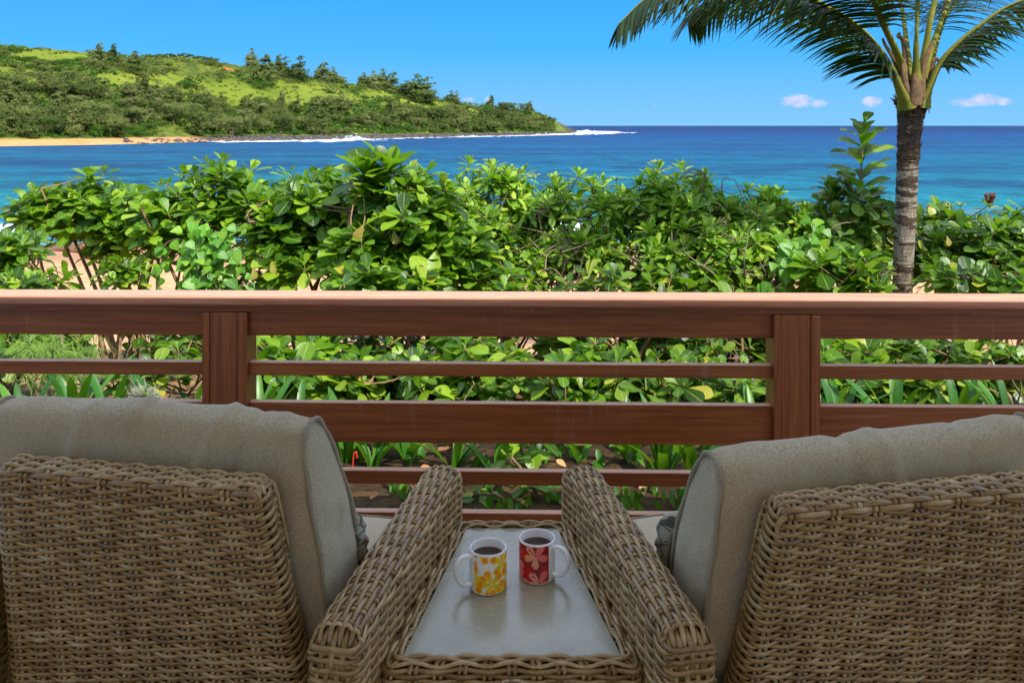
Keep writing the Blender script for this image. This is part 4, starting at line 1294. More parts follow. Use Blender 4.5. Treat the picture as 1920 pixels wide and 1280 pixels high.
def waterfall_cushion(w, t, h, M4, label, folds=(), seed=1.0, topbulge=0.0, taper=0.0, wr=.0065, sag=0.0):
    """back cushion whose fabric runs over the top in one piece; piped panels close the two ends"""
    nph, nx, nc = 72, 76, 6
    ph = np.arange(nph) * 2 * PI / nph
    cs, sn = np.cos(ph), np.sin(ph)
    def section(xv):
        ez = np.where(sn > 0, 2.5, 5.0)
        y = np.sign(cs) * np.abs(cs) ** (2 / 3.4); z = np.sign(sn) * np.abs(sn) ** (2 / ez)
        th = t / 2 * (1 - .20 * z) * (1 - .14 * abs(xv) ** 5)
        Z = z * h / 2 * (1 - .012 * abs(xv) ** 6) + np.clip(z, 0, 1) ** 2 * (topbulge * (1 - abs(xv) ** 2.2) - sag * math.exp(-((xv) / .6) ** 2))
        X = xv * w / 2 * (1 - taper * z) + np.sign(xv) * .010 * np.cos(z * 2.2) * abs(xv) ** 6
        return np.stack([X, y * th, Z], -1), y, z
    rings = []
    xsn = np.sin(np.linspace(-1, 1, nx) * PI / 2) * .35 + np.linspace(-1, 1, nx) * .65
    for xv in xsn:
        S, y, z = section(xv)
        nrm = np.stack([np.zeros(nph), cs, sn], -1)
        d = vnoise(S * np.array([1, .6, 1]), 6, seed) * wr * 1.6 + vnoise(S, 19, seed + 5) * wr * .45
        edge = math.exp(-((1 - abs(xv)) / .10) ** 2)
        d = d + edge * wr * .55 * np.sin(z * 26 + 3 * np.sin(y * 2 + seed)) 
        for (x0, sl, cv, wd, am, zc, zl) in folds:
            d = d + 2.6 * am * np.exp(-((xv - (x0 + sl * z + cv * z * z)) / wd) ** 2) * np.exp(-((z - zc) / zl) ** 2)
        rings.append(S + nrm * (d * min(1, (1 - abs(xv)) * 14))[:, None])
    V = np.concatenate(rings); F_ = []
    for i in range(nx - 1):
        for j in range(nph):
            F_.append((i * nph + j, i * nph + (j + 1) % nph, (i + 1) * nph + (j + 1) % nph, (i + 1) * nph + j))
    n0 = len(V)
    for xe, ri in ((-1, 0), (1, nx - 1)):
        R0 = rings[ri]; c = R0.mean(0); prev = ri * nph
        for k in range(1, nc + 1):
            s = 1 - k / nc * .97
            ring = c + (R0 - c) * s; ring[:, 0] += xe * (.020 * (1 - s * s) + .0035 * np.sin(ring[:, 2] * 55 + seed * 3 + 1.5 * np.sin(ring[:, 1] * 30)) * s * (1 - s) * 4)
            st = len(V); V = np.concatenate([V, ring])
            for j in range(nph): F_.append((prev + j, prev + (j + 1) % nph, st + (j + 1) % nph, st + j))
            prev = st
        F_.append(tuple(prev + j for j in range(nph)))
    me = mesh_data('back_cushion', V, F_, True, (M_FAB,)); fix_normals(me)
    o = mobj('back_cushion', me); o.matrix_world = M4
    tag(o, label, 'cushion', 'cushions on the wicker armchairs')
    for xe, ri in ((-1, 0), (1, nx - 1)):
        P = rings[ri].copy(); Nn = P - P.mean(0); Nn[:, 0] = xe * .05
        Nn /= np.linalg.norm(Nn, axis=1, keepdims=True)
        P = P + Nn * .002
        P[:, 0] += .002 * np.sin(np.arange(nph) * .9 + seed)
        Vp, Fp = sweep(P, Nn, .0112, .0112, 7, closed=True)
        mobj('piping', mesh_data('piping', Vp, Fp, True, (M_PIPE,)), o)
    return o

def chair_matrix(C, rz): return Matrix.Translation(C) @ Matrix.Rotation(rz, 4, 'Z')
ML, MR = chair_matrix(CL, -A), chair_matrix(CR, A)
def back_pos(rec, ytop, ztop, t, zc):
    """centre of a cushion of thickness t leaning on the front of the back panel, at height zc"""
    y = ytop + (ztop - zc) * math.tan(rec) + .070 / math.cos(rec) + t / 2 / math.cos(rec)
    return Matrix.Translation((0, y, zc)) @ Matrix.Rotation(rec, 4, 'X')
tL, tR = .19, .19
foldsL = [(.02, -.10, .05, .035, .006, .55, .5), (-.14, .12, .04, .03, -.006, .5, .5), (.24, .16, .1, .035, .007, .45, .55), (.40, .2, .08, .03, -.006, .5, .5), (-.45, .1, 0, .04, .005, .5, .5), (.62, .1, .1, .04, .005, .3, .6)]
waterfall_cushion(.765, tL, .50, ML @ Matrix.Translation((-.055, 0, 0)) @ back_pos(R(12), -.354, .863, tL, .672), 'creased grey linen back cushion in the left wicker armchair', foldsL, 1.3, .016, .05)
foldsR = [(-.3, .1, 0, .05, -.005, .7, .4), (.05, -.1, .05, .05, .005, .6, .5), (.3, .15, .1, .04, -.004, .6, .4)]
waterfall_cushion(.765, tR, .47, MR @ Matrix.Translation((.055, 0, -.010)) @ back_pos(R(13), -.386, .850, tR, .655) @ Matrix.Rotation(R(-2.8), 4, 'Y'), 'smooth topped grey linen back cushion in the right wicker armchair', foldsR, 4.1, .012, .05, sag=.012)
for MM, sd, lb in ((ML, 7.7, 'pale beige seat cushion of the left wicker armchair'), (MR, 9.2, 'pale beige seat cushion of the right wicker armchair')):
    M4 = MM @ Matrix.Translation((0, .125, .365)) @ Matrix.Rotation(R(90), 4, 'X')
    build_cushion('seat_cushion', .732, .165, .59, M4, M_SEATFAB, lb, 'cushion', 'cushions on the wicker armchairs', seed=sd, edge=.86, corner=.8, wr=.003, fine=False)
for MM, sd, sx, lb in ((ML, 2.2, 1, 'patterned lumbar pillow tucked behind the left armchair\'s back cushion'), (MR, 3.3, -1, 'patterned lumbar pillow tucked behind the right armchair\'s back cushion')):
    M4 = MM @ Matrix.Translation((sx * .034, -.012, .540)) @ Matrix.Rotation(R(14), 4, 'X')
    build_cushion('lumbar_pillow', .61, .13, .22, M4, M_PILLOW, lb.replace('tucked behind', 'in front of'), 'pillow', 'cushions on the wicker armchairs', seed=sd, edge=.35, corner=.7, fine=False)

# ------------------------------------------------------------------ wedge table
TZ = 0.5
table = empty('wedge_side_table', (0, 1.845, 0))
tag(table, 'wedge shaped wicker side table with a grey slab top between the armchairs', 'side table')
YN, YF, WN, WF = 1.564 - 1.845, 2.128 - 1.845, .2425, .1365     # outer edge of the apron
def quad_path(inset, rr, step):
    k = (WN - WF) / (YF - YN)
    sl = math.sqrt(1 + k * k)
    def hw(y): return WN - k * (y - YN) - inset * sl
    yn, yf = YN + inset, YF - inset
    c = [(hw(yn), yn), (hw(yf), yf), (-hw(yf), yf), (-hw(yn), yn)]
    loop = [((c[3][0] + c[0][0]) / 2, yn)] + c + [((c[3][0] + c[0][0]) / 2, yn)]
    P = rounded(loop, max(rr, .003), 5)
    N2 = norm2(P, 1)
    return P, N2
NST = 40
low = []
def table_row(zz, inset, nrm, i, vis):
    P, N2 = quad_path(inset, .02, .01)
    if nrm: N3 = np.concatenate([N2 * 0.05, np.ones((len(P), 1))], 1)
    else: N3 = np.concatenate([N2, np.zeros((len(P), 1))], 1)
    P3 = np.concatenate([P, np.full((len(P), 1), zz)], 1)
    Pq, Nq, u = resample(P3, N3, .0065 if vis else .010)
    Pq, Nq, u = Pq[:-1], Nq[:-1], u[:-1]
    tot = u[-1] + (u[1] - u[0])
    off = .0042 * np.cos(PI * NST * u / tot + PI * i) + (.0008)
    Pq = Pq + Nq * off[:, None]
    Pq[:, 2] += .0008 * np.sin(u * 31 + i)
    VF = sweep(Pq, Nq, .0105, .0064, 6, closed=True)
    if vis: wobj('weaver_strand', VF, apron)
    else: low.append(VF)
apron = empty('woven_apron'); apron.parent = table
table_row(TZ + .003, .021, True, 0, True)
table_row(TZ + .005, .0115, True, 1, True)
table_row(TZ + .0005, .003, True, 2, True)
for i in range(44):
    table_row(TZ - .0085 - i * .0098, 0, False, i + 3, i < 7)
P, N2 = quad_path(0, .02, .01)
for k in range(NST):
    for e in (-.0058, .0058):
        pts = []
        for ins, zz, in ((0, .06), (0, .2), (0, .35), (0, TZ - .03), (0.0005, TZ - .008), (.006, TZ + .001), (.013, TZ + .0025), (.0215, TZ + .0015), (.0265, TZ - .006)):
            Pc, Nc = quad_path(ins, .02, .01)
            s = np.concatenate([[0], np.cumsum(np.linalg.norm(np.diff(Pc, axis=0), axis=1))])
            uu = (k / NST * s[-1] + e) % s[-1]
            pts.append((np.interp(uu, s, Pc[:, 0]), np.interp(uu, s, Pc[:, 1]), zz, np.interp(uu, s, Nc[:, 0]), np.interp(uu, s, Nc[:, 1])))
        pts = np.array(pts)
        nz_ = np.array([0, 0, 0, 0, .6, .9, 1, .9, .3])
        Nn = np.stack([pts[:, 3] * (1.05 - nz_), pts[:, 4] * (1.05 - nz_), nz_], -1)
        wobj('stake_strand', sweep(pts[:, :3] , Nn, .0094, .0062, 5), apron)
o = wobj('lower_weave', merge(low), apron); o['kind'] = 'stuff'
def quad_prism(inset, z0, z1):
    k = (WN - WF) / (YF - YN); sl = math.sqrt(1 + k * k)
    hw = lambda y: WN - k * (y - YN) - inset * sl
    c = [(-hw(YN + inset), YN + inset), (hw(YN + inset), YN + inset), (hw(YF - inset), YF - inset), (-hw(YF - inset), YF - inset)]
    V = [(x, y, z) for z in (z0, z1) for x, y in c]
    return MB().add(V, [(3, 2, 1, 0), (4, 5, 6, 7), (0, 1, 5, 4), (1, 2, 6, 5), (2, 3, 7, 6), (3, 0, 4, 7)])
quad_prism(.008, .05, TZ - .012).build('core', M_CORE, table)
quad_prism(.0265, TZ - .010, TZ).build('slab_top', M_SLAB, table)
for sx, y in ((-1, YN + .04), (1, YN + .04), (-1, YF - .04), (1, YF - .04)):
    w_ = WN - (WN - WF) / (YF - YN) * (y - YN) - .035
    MB().box((sx * w_ - .02, y - .02, 0), (sx * w_ + .02, y + .02, .06), .003).build('leg', M_CORE, table)
# oval maker's tag woven into the front
def m_tagmat():
    m, k, b, out = material('worn_oval_tag')
    tco = k.new('ShaderNodeTexCoord').outputs['Object']
    o = xyz(k, tco)
    rr = k.math('SQRT', k.math('ADD', k.math('POWER', k.math('DIVIDE', o[0], .029), 2.0), k.math('POWER', k.math('DIVIDE', o[2], .0155), 2.0)))
    n = k.noise(tco, 190, 4, .7)
    ring = k.math('MULTIPLY', k.smooth(rr, .72, .82), k.smooth(n, .42, .52))
    inn = k.math('MULTIPLY', k.smooth(k.math('ABSOLUTE', k.math('ADD', o[2], .003)), .004, .002), k.math('MULTIPLY', k.smooth(n, .46, .54), k.smooth(rr, .66, .55)))
    k.l.new(k.mix(k.math('MAXIMUM', ring, inn), lin(104, 82, 50), lin(206, 190, 150)), b.inputs['Base Color'])
    b.inputs['Roughness'].default_value = .6
    k.l.new(k.bump(n, .5, .001), b.inputs['Normal'])
    return m
n = 28
V = [(0, 0, 0)] + [(.029 * math.cos(a), .0, .0155 * math.sin(a)) for a in np.linspace(0, 2 * PI, n, endpoint=False)] + [(.029 * math.cos(a), .004, .0155 * math.sin(a)) for a in np.linspace(0, 2 * PI, n, endpoint=False)]
V[0] = (0, -.0022, 0)
F_ = [(0, 1 + i, 1 + (i + 1) % n) for i in range(n)] + [(1 + i, 1 + n + i, 1 + n + (i + 1) % n, 1 + (i + 1) % n) for i in range(n)]
me = mesh_data('oval_tag', V, F_, True, (m_tagmat(),)); fix_normals(me)
ot = mobj('oval_tag', me, table, (.002, YN - .0078, TZ - .034)); ot['label'] = 'worn oval tag on the table front'

# ------------------------------------------------------------------ mugs
M_CERAMIC = simple('white_glaze', (.80, .80, .76, 1), .12, .5)
M_COFFEE = simple('coffee', lin(52, 20, 12), .04, .5)
def m_print():
    m, k, b, out = material('printed_glaze')
    k.l.new(k.new('ShaderNodeAttribute', attribute_name='print').outputs['Color'], b.inputs['Base Color'])
    b.inputs['Roughness'].default_value = .16
    return m
M_PRINT = m_print()
def petal(S, T, cx, cy, ang, L, Wd, notch=0.0):
    """teardrop petal mask in unrolled px units; ang in degrees, 0 = right, 90 = up"""
    a = R(ang); dx, dy = S - cx, T - cy
    al = (dx * math.cos(a) - dy * math.sin(a)) / L; ac = (dx * math.sin(a) + dy * math.cos(a)) / Wd
    w = np.sqrt(np.clip(al, 0, 1)) * np.sqrt(np.clip(1 - ((al - .55) / .5) ** 2, 0, 1) * .75 + .25 * np.clip(1 - al, 0, 1)) 
    ok = (al > .05) & (al < 1.02) & (np.abs(ac) < w)
    return ok, al, ac
def print_yellow(S, T):
    C_ = np.empty(S.shape + (4,)); C_[:] = lin(232, 232, 222)
    ye, ye2, orr = lin(240, 200, 20), lin(226, 196, 10), lin(240, 140, 10)
    k = 0
    for (cx, cy, rot) in ((-250, 30, 20), (-172, 305, 12), (45, 338, 38), (190, 104, 16), (330, 300, 5), (420, 60, 40), (560, 260, 22), (690, 80, 8), (760, 350, 30), (-70, -60, 0), (190, 480, 20)):
        for j in range(5):
            a = rot + 72 * j
            ok, al, ac = petal(S, T, cx, cy, a, 168, 64)
            C_[ok] = ye if (j + k) % 2 else ye2
            ell = ((al - .76) / .19) ** 2 + (ac / .56) ** 2 < 1
            C_[ok & ell] = orr
        k += 1
    return C_
def print_red(S, T):
    C_ = np.empty(S.shape + (4,)); C_[:] = lin(138, 24, 30)
    for (cx, cy, rr) in ((-190, 130, 60), (90, 300, 46), (-140, 330, 70), (60, 30, 40), (-330, 200, 90), (-60, 430, 50), (-480, 300, 90), (-560, 100, 80)):
        C_[(S - cx) ** 2 + (T - cy) ** 2 < rr ** 2] = lin(196, 26, 34)
    for (cx, cy, rot, cols) in ((-26, 132, 0, 1), (19, 446, 0, 1), (-330, 300, 30, 1), (-420, 60, 10, 1), (-620, 260, 0, 1), (-260, 470, 20, 1)):
        for j, a in enumerate((136, 55, 345, 268, 200)):
            ok, al, ac = petal(S, T, cx, cy, a + rot, 150, 58)
            C_[ok] = lin(236, 150, 120) if j in (0, 3, 4) else lin(226, 108, 96)
            ok2 = ok & (al > .82) & (np.abs(ac) > .15)
            C_[ok2 & (ac > .1)] = lin(226, 112, 92)
        a = R(136 + rot)
        dx, dy = S - cx, T - cy
        al = dx * math.cos(a) - dy * math.sin(a); ac = dx * math.sin(a) + dy * math.cos(a)
        C_[(al > 0) & (al < 118) & (np.abs(ac) < 3.2)] = lin(92, 18, 22)
        for q_ in (88, 98, 108):
            C_[(np.abs(al - q_) < 2.2) & (np.abs(ac) < 15)] = lin(92, 18, 22)
    return C_
def lathe(prof, n=64):
    V, F_ = [], []
    for i in range(n):
        a = 2 * PI * i / n
        for r_, z in prof: V.append((r_ * math.cos(a), r_ * math.sin(a), z))
    m = len(prof)
    for i in range(n):
        for j in range(m - 1):
            a, b2 = i * m + j, ((i + 1) % n) * m + j
            F_.append((a, b2, b2 + 1, a + 1))
    return V, F_
def build_mug(loc, hang, fn, u0, u1, label):
    """hang: handle direction in degrees measured from the viewer's side, + to the right"""
    Rm, H = .0410, .0885
    e = empty('coffee_mug', loc)
    tag(e, label, 'mug', 'pair of flowered coffee mugs')
    pr_ = [(0.0001, .002), (Rm - .006, .002), (Rm - .0045, .0), (Rm - .0015, .0012), (Rm, .005), (Rm, H - .003), (Rm - .0008, H - .0008), (Rm - .002, H), (Rm - .0034, H - .001), (Rm - .004, H - .004), (Rm - .0042, .01), (Rm - .008, .006), (.0001, .0055)]
    V, F_ = lathe(pr_, 72)
    me = mesh_data('body', V, F_, True, (M_CERAMIC,)); fix_normals(me); mobj('body', me, e)
    # handle
    a = R(hang - 90)
    d = np.array([math.cos(a), math.sin(a), 0.0])
    pts = [(Rm - .003, .0735), (Rm + .010, .0770), (Rm + .0240, .0745), (Rm + .0340, .0610), (Rm + .0355, .0450), (Rm + .0300, .0280), (Rm + .0190, .0165), (Rm + .008, .0135), (Rm - .003, .0165)]
    C2 = smooth_path([(x, 0, z) for x, z in pts], 40)
    P3 = np.array([d * c[0] + np.array([0, 0, c[2]]) for c in C2])
    side = np.cross(d, [0, 0, 1.0])
    V, F2 = sweep(P3, np.tile(side, (40, 1)), .0085, .0125, 10)
    me = mesh_data('handle', V, F2, True, (M_CERAMIC,)); fix_normals(me); mobj('handle', me, e)
    V, F_ = lathe([(0.0001, H - .019), (Rm - .0046, H - .019)], 48)
    me = mesh_data('coffee', V, F_, True, (M_COFFEE,)); fix_normals(me); mobj('coffee', me, e)
    nu, nt = 260, 130
    U = np.linspace(R(u0), R(u1), nu); T = np.linspace(.045, .955, nt)
    UU, TT = np.meshgrid(U, T)
    colr = fn(UU * 222, TT * 480)
    rr = Rm + .00025
    V = np.stack([rr * np.sin(UU), -rr * np.cos(UU), H * (1 - TT)], -1).reshape(-1, 3)
    ii = (np.arange(nt - 1)[:, None] * nu + np.arange(nu - 1)[None]).ravel()
    me = mesh_data('printed_flowers', V, np.stack([ii, ii + nu, ii + nu + 1, ii + 1], -1), True, (M_PRINT,), {'print': ('FLOAT_COLOR', colr.reshape(-1, 4))})
    mobj('printed_flowers', me, e)
build_mug((-.0529, 1.835, TZ + .0004), -66, print_yellow, -44, 205, 'white coffee mug printed with yellow and orange flowers')
build_mug((.0566, 1.878, TZ + .0004), 63, print_red, -205, 37, 'white coffee mug printed with peach hibiscus on red')
# ------------------------------------------------------------------ near plants
def leaf_shape(kind):
    """returns verts (along +y, unit length), faces, luv"""
    vs = np.array([0, .10, .26, .44, .60, .75, .88, .96, 1.0])
    if kind == 'A':   w = .66 * np.array([.03, .07, .18, .30, .40, .43, .35, .20, .02]); droop, fold = .26, .22
    elif kind == 'N': w = .70 * np.array([.04, .08, .18, .30, .38, .40, .33, .20, .04]); droop, fold = .22, .16
    elif kind == 'B': w = np.array([.02, .05, .10, .145, .17, .165, .12, .06, .005]); droop, fold = .20, .22
    elif kind == 'V': w = np.array([.10, .40, .44, .38, .28, .19, .10, .04, .0]); droop, fold = .14, .14
    elif kind == 'S': w = np.array([.05, .055, .06, .065, .065, .06, .045, .025, .002]); droop, fold = .45, .25
    elif kind == 'D': w = np.array([.02, .10, .2, .28, .3, .26, .18, .10, .0]); droop, fold = -.25, .5
    V, L = [], []
    for v, ww in zip(vs, w):
        for u in (-1, 0, 1):
            V.append((u * ww, v * (1 - .12 * max(0, droop) * v), -droop * v * v + fold * abs(u) * ww + (.02 * math.sin(v * 9) * abs(u) if kind in 'AN' else 0)))
            L.append((u, v, 0))
    F_ = []
    for i in range(len(vs) - 1):
        for j in (0, 1):
            a = i * 3 + j
            F_.append((a, a + 1, a + 4, a + 3))
    return np.array(V), np.array(F_), np.array(L)
SHAPES = {k: leaf_shape(k) for k in 'ANBVSD'}
LEAFDATA = {}
def leaf_data(kind, mat):
    key = (kind, mat.name)
    if key not in LEAFDATA:
        V, F_, L = SHAPES[kind]
        LEAFDATA[key] = mesh_data('leaf', V, F_, True, (mat,), {'luv': ('FLOAT_VECTOR', L), 'rnd': ('FLOAT', np.zeros(len(V)))})
    return LEAFDATA[key]

def basis(d, up):
    d = d / (np.linalg.norm(d) + 1e-9)
    n = up - d * np.dot(up, d)
    if np.linalg.norm(n) < 1e-4: n = np.array([1.0, 0, 0]) - d * d[0]
    n = n / np.linalg.norm(n)
    return np.stack([np.cross(d, n), d, n], 1)

def rosette(P, axis, n, L, r, th0=30, th1=95, inner=.55):
    """leaves round a twig tip -> list of (pos, 3x3, length)"""
    axis = axis / np.linalg.norm(axis)
    e1 = np.cross(axis, [0.3, 0.5, .81]); e1 /= np.linalg.norm(e1); e2 = np.cross(axis, e1)
    out = []; ph0 = r.uniform(0, 6.28)
    for j in range(n):
        f = j / max(1, n - 1)
        ph = ph0 + j * 2.399 + r.normal(0, .15)
        th = R(th0 + (th1 - th0) * f + r.normal(0, 8))
        d = axis * math.cos(th) + (e1 * math.cos(ph) + e2 * math.sin(ph)) * math.sin(th)
        d = d + np.array([0, 0, -.08 * f])
        up = axis * .7 + np.array([0, 0, .6]) + r.normal(0, .18, 3)
        ln = L * (inner + (1 - inner) * min(1, f * 1.6)) * r.uniform(.82, 1.15)
        out.append((P - axis * (.05 * f) + d * .012, basis(d, up), ln))
    return out

def join_leaves(kind, mat, leaves, r):
    V, F_, L = SHAPES[kind]
    n = len(leaves)
    Ms = np.stack([m * s for _, m, s in leaves]); Ps = np.stack([p for p, _, _ in leaves])
    VV = np.einsum('nij,vj->nvi', Ms, V) + Ps[:, None]
    FF = (F_[None] + (np.arange(n) * len(V))[:, None, None]).reshape(-1, 4)
    return mesh_data('foliage', VV.reshape(-1, 3), FF, True, (mat,), {'luv': ('FLOAT_VECTOR', np.tile(L, (n, 1))), 'rnd': ('FLOAT', np.repeat(r.uniform(0, 1, n), len(V)))})

def add_leaf_objects(parent, kind, mat, leaves):
    me = leaf_data(kind, mat)
    for p, m, s in leaves:
        o = bpy.data.objects.new('leaf', me)
        M4 = Matrix((m * s).tolist()).to_4x4(); M4.translation = Vector(p.tolist())
        o.matrix_world = M4
        COL.objects.link(o); o.parent = parent

SUNV = np.array(SUN_DIR)
def shrub(name, label, cat, group, kind, mat, crowns, ntips, leafn, L, base, bark, seed, nobj=50, tips_extra=(), th=(24, 84), stems=4, stemr=.022, fill=0.0, low_cut=None):
    """crowns: list of (centre, radii); base: ground points the stems rise from"""
    r = np.random.default_rng(seed)
    if name == 'almond_shrub' or name == 'naupaka_shrub': ntips = int(ntips * 2.7); L *= .88
    tips = []
    vol = np.array([c[1][0] * c[1][2] for c in crowns]); vol = vol / vol.sum()
    for ci, (c, rad) in enumerate(crowns):
        c = np.array(c); rad = np.array(rad)
        m = int(ntips * vol[ci])
        k = 0
        while k < m:
            d = r.normal(0, 1, 3); d /= np.linalg.norm(d)
            if d[2] < -.55 and r.random() < .7: continue
            if kind == 'B' and d[2] < -.05 and r.random() < .55: continue
            if d[1] > .3 and r.random() < .55: continue
            rr = r.uniform(.55, 1.0) if r.random() > fill else r.uniform(.2, .7)
            rr *= 1 + .16 * mnoise.noise(Vector((d[0] * 2 + seed, d[1] * 2, d[2] * 2)))
            P = c + d * rad * rr
            if P[2] < ground_z(P[0], P[1]) + .12: k += 1; continue
            ax = d * np.array([1, 1, .8]) * .6 + np.array([0, 0, .75]) + SUNV * .15 + r.normal(0, .22, 3)
            tips.append((P, ax / np.linalg.norm(ax), c)); k += 1
    leaves = []
    for P, ax, c in tips:
        leaves += rosette(P, ax, int(leafn * r.uniform(.75, 1.2)), L * r.choice([.62, .8, .95, 1.05, 1.18]) * r.uniform(.92, 1.08), r, *th)
    for te in tips_extra:
        leaves += rosette(np.array(te[0]), np.array(te[1], float), te[2], te[3], r, *(te[4] if len(te) > 4 else th))
    if kind != 'B':
        leaves = [lf for lf in leaves if not (1652 < px(lf[0])[0] < 1736 and lf[0][1] < 6.4 and px(lf[0])[1] < 575)]
    # keep foliage above the soil
    leaves = [lf for lf in leaves if lf[0][2] > ground_z(lf[0][0], lf[0][1]) + .03]
    root = empty(name, tuple(base[0]))
    tag(root, label, cat, group)
    off = np.array(base[0])
    leaves = [(p - off, m, s) for p, m, s in leaves]
    # nearest, most open leaves become single pieces
    sc = np.array([(-(p[1]) * 1.0 + .35 * p[2] + .25 * (-m[1, 1])) for p, m, s in leaves]) + r.normal(0, .08, len(leaves))
    order = np.argsort(-sc)
    nobj = min(nobj, len(leaves))
    add_leaf_objects(root, kind, mat, [leaves[i] for i in order[:nobj]])
    fo = mobj('foliage', join_leaves(kind, mat, [leaves[i] for i in order[nobj:]], r), root); fo['kind'] = 'stuff'
    # stems: each base splits into limbs, twigs run to the tips
    parts = []; nodes = []
    for bi, bpt in enumerate(base):
        bpt = np.array(bpt)
        for s in range(stems):
            c, rad = crowns[r.integers(len(crowns))]
            tgt = np.array(c) + r.normal(0, .45, 3) * np.array(rad)
            b0 = bpt + r.normal(0, .03, 3) * np.array([1, 1, 0]) - np.array([0, 0, .06])
            mid = b0 * .5 + tgt * .5 + r.normal(0, .10, 3) + np.array([0, 0, -.08])
            P = smooth_path([b0, b0 * .75 + mid * .25 + r.normal(0, .03, 3), mid, tgt], 14)
            parts.append(tube(P - off, np.linspace(stemr, stemr * .35, 14) * r.uniform(.7, 1.2), 6))
            nodes += [P[i] for i in range(5, 14)]
    nodes = np.array(nodes)
    alltips = [t[0] for t in tips] + [np.array(t[0]) for t in tips_extra]
    for P in alltips:
        dd = np.linalg.norm(nodes - P, axis=1) + .5 * np.maximum(0, nodes[:, 2] - P[2])
        a = nodes[np.argmin(dd)]
        md = (a + P) / 2 + r.normal(0, .035, 3) + np.array([0, 0, -.02])
        q4 = smooth_path([a, md, P], 6)
        parts.append(tube(q4 - off, np.linspace(stemr * .34, .0045, 6), 4))
    if kind == 'B':      # bare twigs tangled under the leaf canopy
        for k in range(60):
            c, rad = crowns[r.integers(len(crowns))]; c = np.array(c); rad = np.array(rad)
            a = c + r.normal(0, .5, 3) * rad - np.array([0, rad[1] * .35, rad[2] * .6]); b_ = a + np.array([r.normal(0, .22), r.normal(0, .1), r.uniform(.02, .30)])
            parts.append(tube(smooth_path([a, (a + b_) / 2 + r.normal(0, .055, 3), b_], 9) - off, np.linspace(.0068, .003, 9), 5))
    V, F_ = merge(parts)
    br = mobj('branches', mesh_data('branches', V, F_, True, (bark,)), root)
    return root

def crown(x, y, wpx, hpx, Y, dr=.55):
    c = at(x, y, Y)
    return ((c.x, c.y, c.z), (wpx / FPX * Y, dr, hpx / FPX * Y))
def gpt(x, Y): 
    X = (x - 960) / FPX * Y
    return (X, Y, float(ground_z(X, Y)))
HG = 'shrubs of the beach hedge'
def up(x, y, Y, n, l, ax=(0, 0, 1), th=None):
    c = at(x, y, Y); return ((c.x, c.y, c.z), ax, n, l) + ((th,) if th else ())
# broad-leaved almond shrubs, left half of the hedge
shrub('almond_shrub', 'open broad leaved shrub at the left end of the hedge with bare forked stems', 'shrub', HG, 'A', M_LEAF_A,
      [crown(190, 400, 100, 62, 7.3), crown(95, 395, 60, 45, 7.2, .4), crown(250, 440, 80, 60, 7.1, .4)], 62, 8, .21, [gpt(205, 7.2)], M_BARK, 21, 60,
      [up(165, 330, 7.2, 8, .2), up(45, 385, 7.2, 7, .17, (-.5, -.2, .8)), up(195, 328, 7.3, 8, .2)], stems=6, stemr=.03)
shrub('almond_shrub', 'broad leaved shrub with tufted top rising behind the bright heart leaved vine', 'shrub', HG, 'A', M_LEAF_A,
      [crown(400, 385, 105, 72, 7.2), crown(330, 430, 70, 60, 7.0, .4), crown(470, 420, 80, 70, 7.0, .4)], 72, 8, .20, [gpt(300, 7.0), gpt(420, 7.1)], M_BARK, 22, 60,
      [up(385, 312, 7.2, 8, .18), up(470, 318, 7.2, 8, .18), up(420, 306, 7.3, 7, .17), up(345, 330, 7.2, 7, .18)], stems=4, stemr=.028)
shrub('almond_shrub', 'dense glossy broad leaved shrub left of the upright tuft', 'shrub', HG, 'A', M_LEAF_A,
      [crown(590, 395, 110, 75, 6.7), crown(540, 450, 80, 60, 6.5, .4), crown(650, 450, 80, 60, 6.5, .4)], 84, 8, .195, [gpt(560, 6.7), gpt(640, 6.6)], M_BARK, 23, 70,
      [up(540, 330, 6.8, 8, .18), up(610, 335, 6.8, 8, .18)], stems=4, stemr=.026)
shrub('almond_shrub', 'broad leaved shrub with a tall upright leaf tuft against the sea', 'shrub', HG, 'A', M_LEAF_A,
      [crown(760, 400, 105, 85, 6.3), crown(700, 470, 80, 70, 6.1, .4), crown(830, 470, 90, 70, 6.2, .4)], 92, 8, .195, [gpt(740, 6.3), gpt(800, 6.3)], M_BARK, 24, 80,
      [up(684, 326, 6.1, 15, .30, (-.15, -.2, 1), (8, 78)), up(728, 318, 6.1, 15, .30, (.15, -.2, 1), (8, 78)), up(705, 352, 6.1, 12, .26, (0, -.3, 1), (12, 85)), up(800, 322, 6.4, 8, .18)], stems=4, stemr=.026)
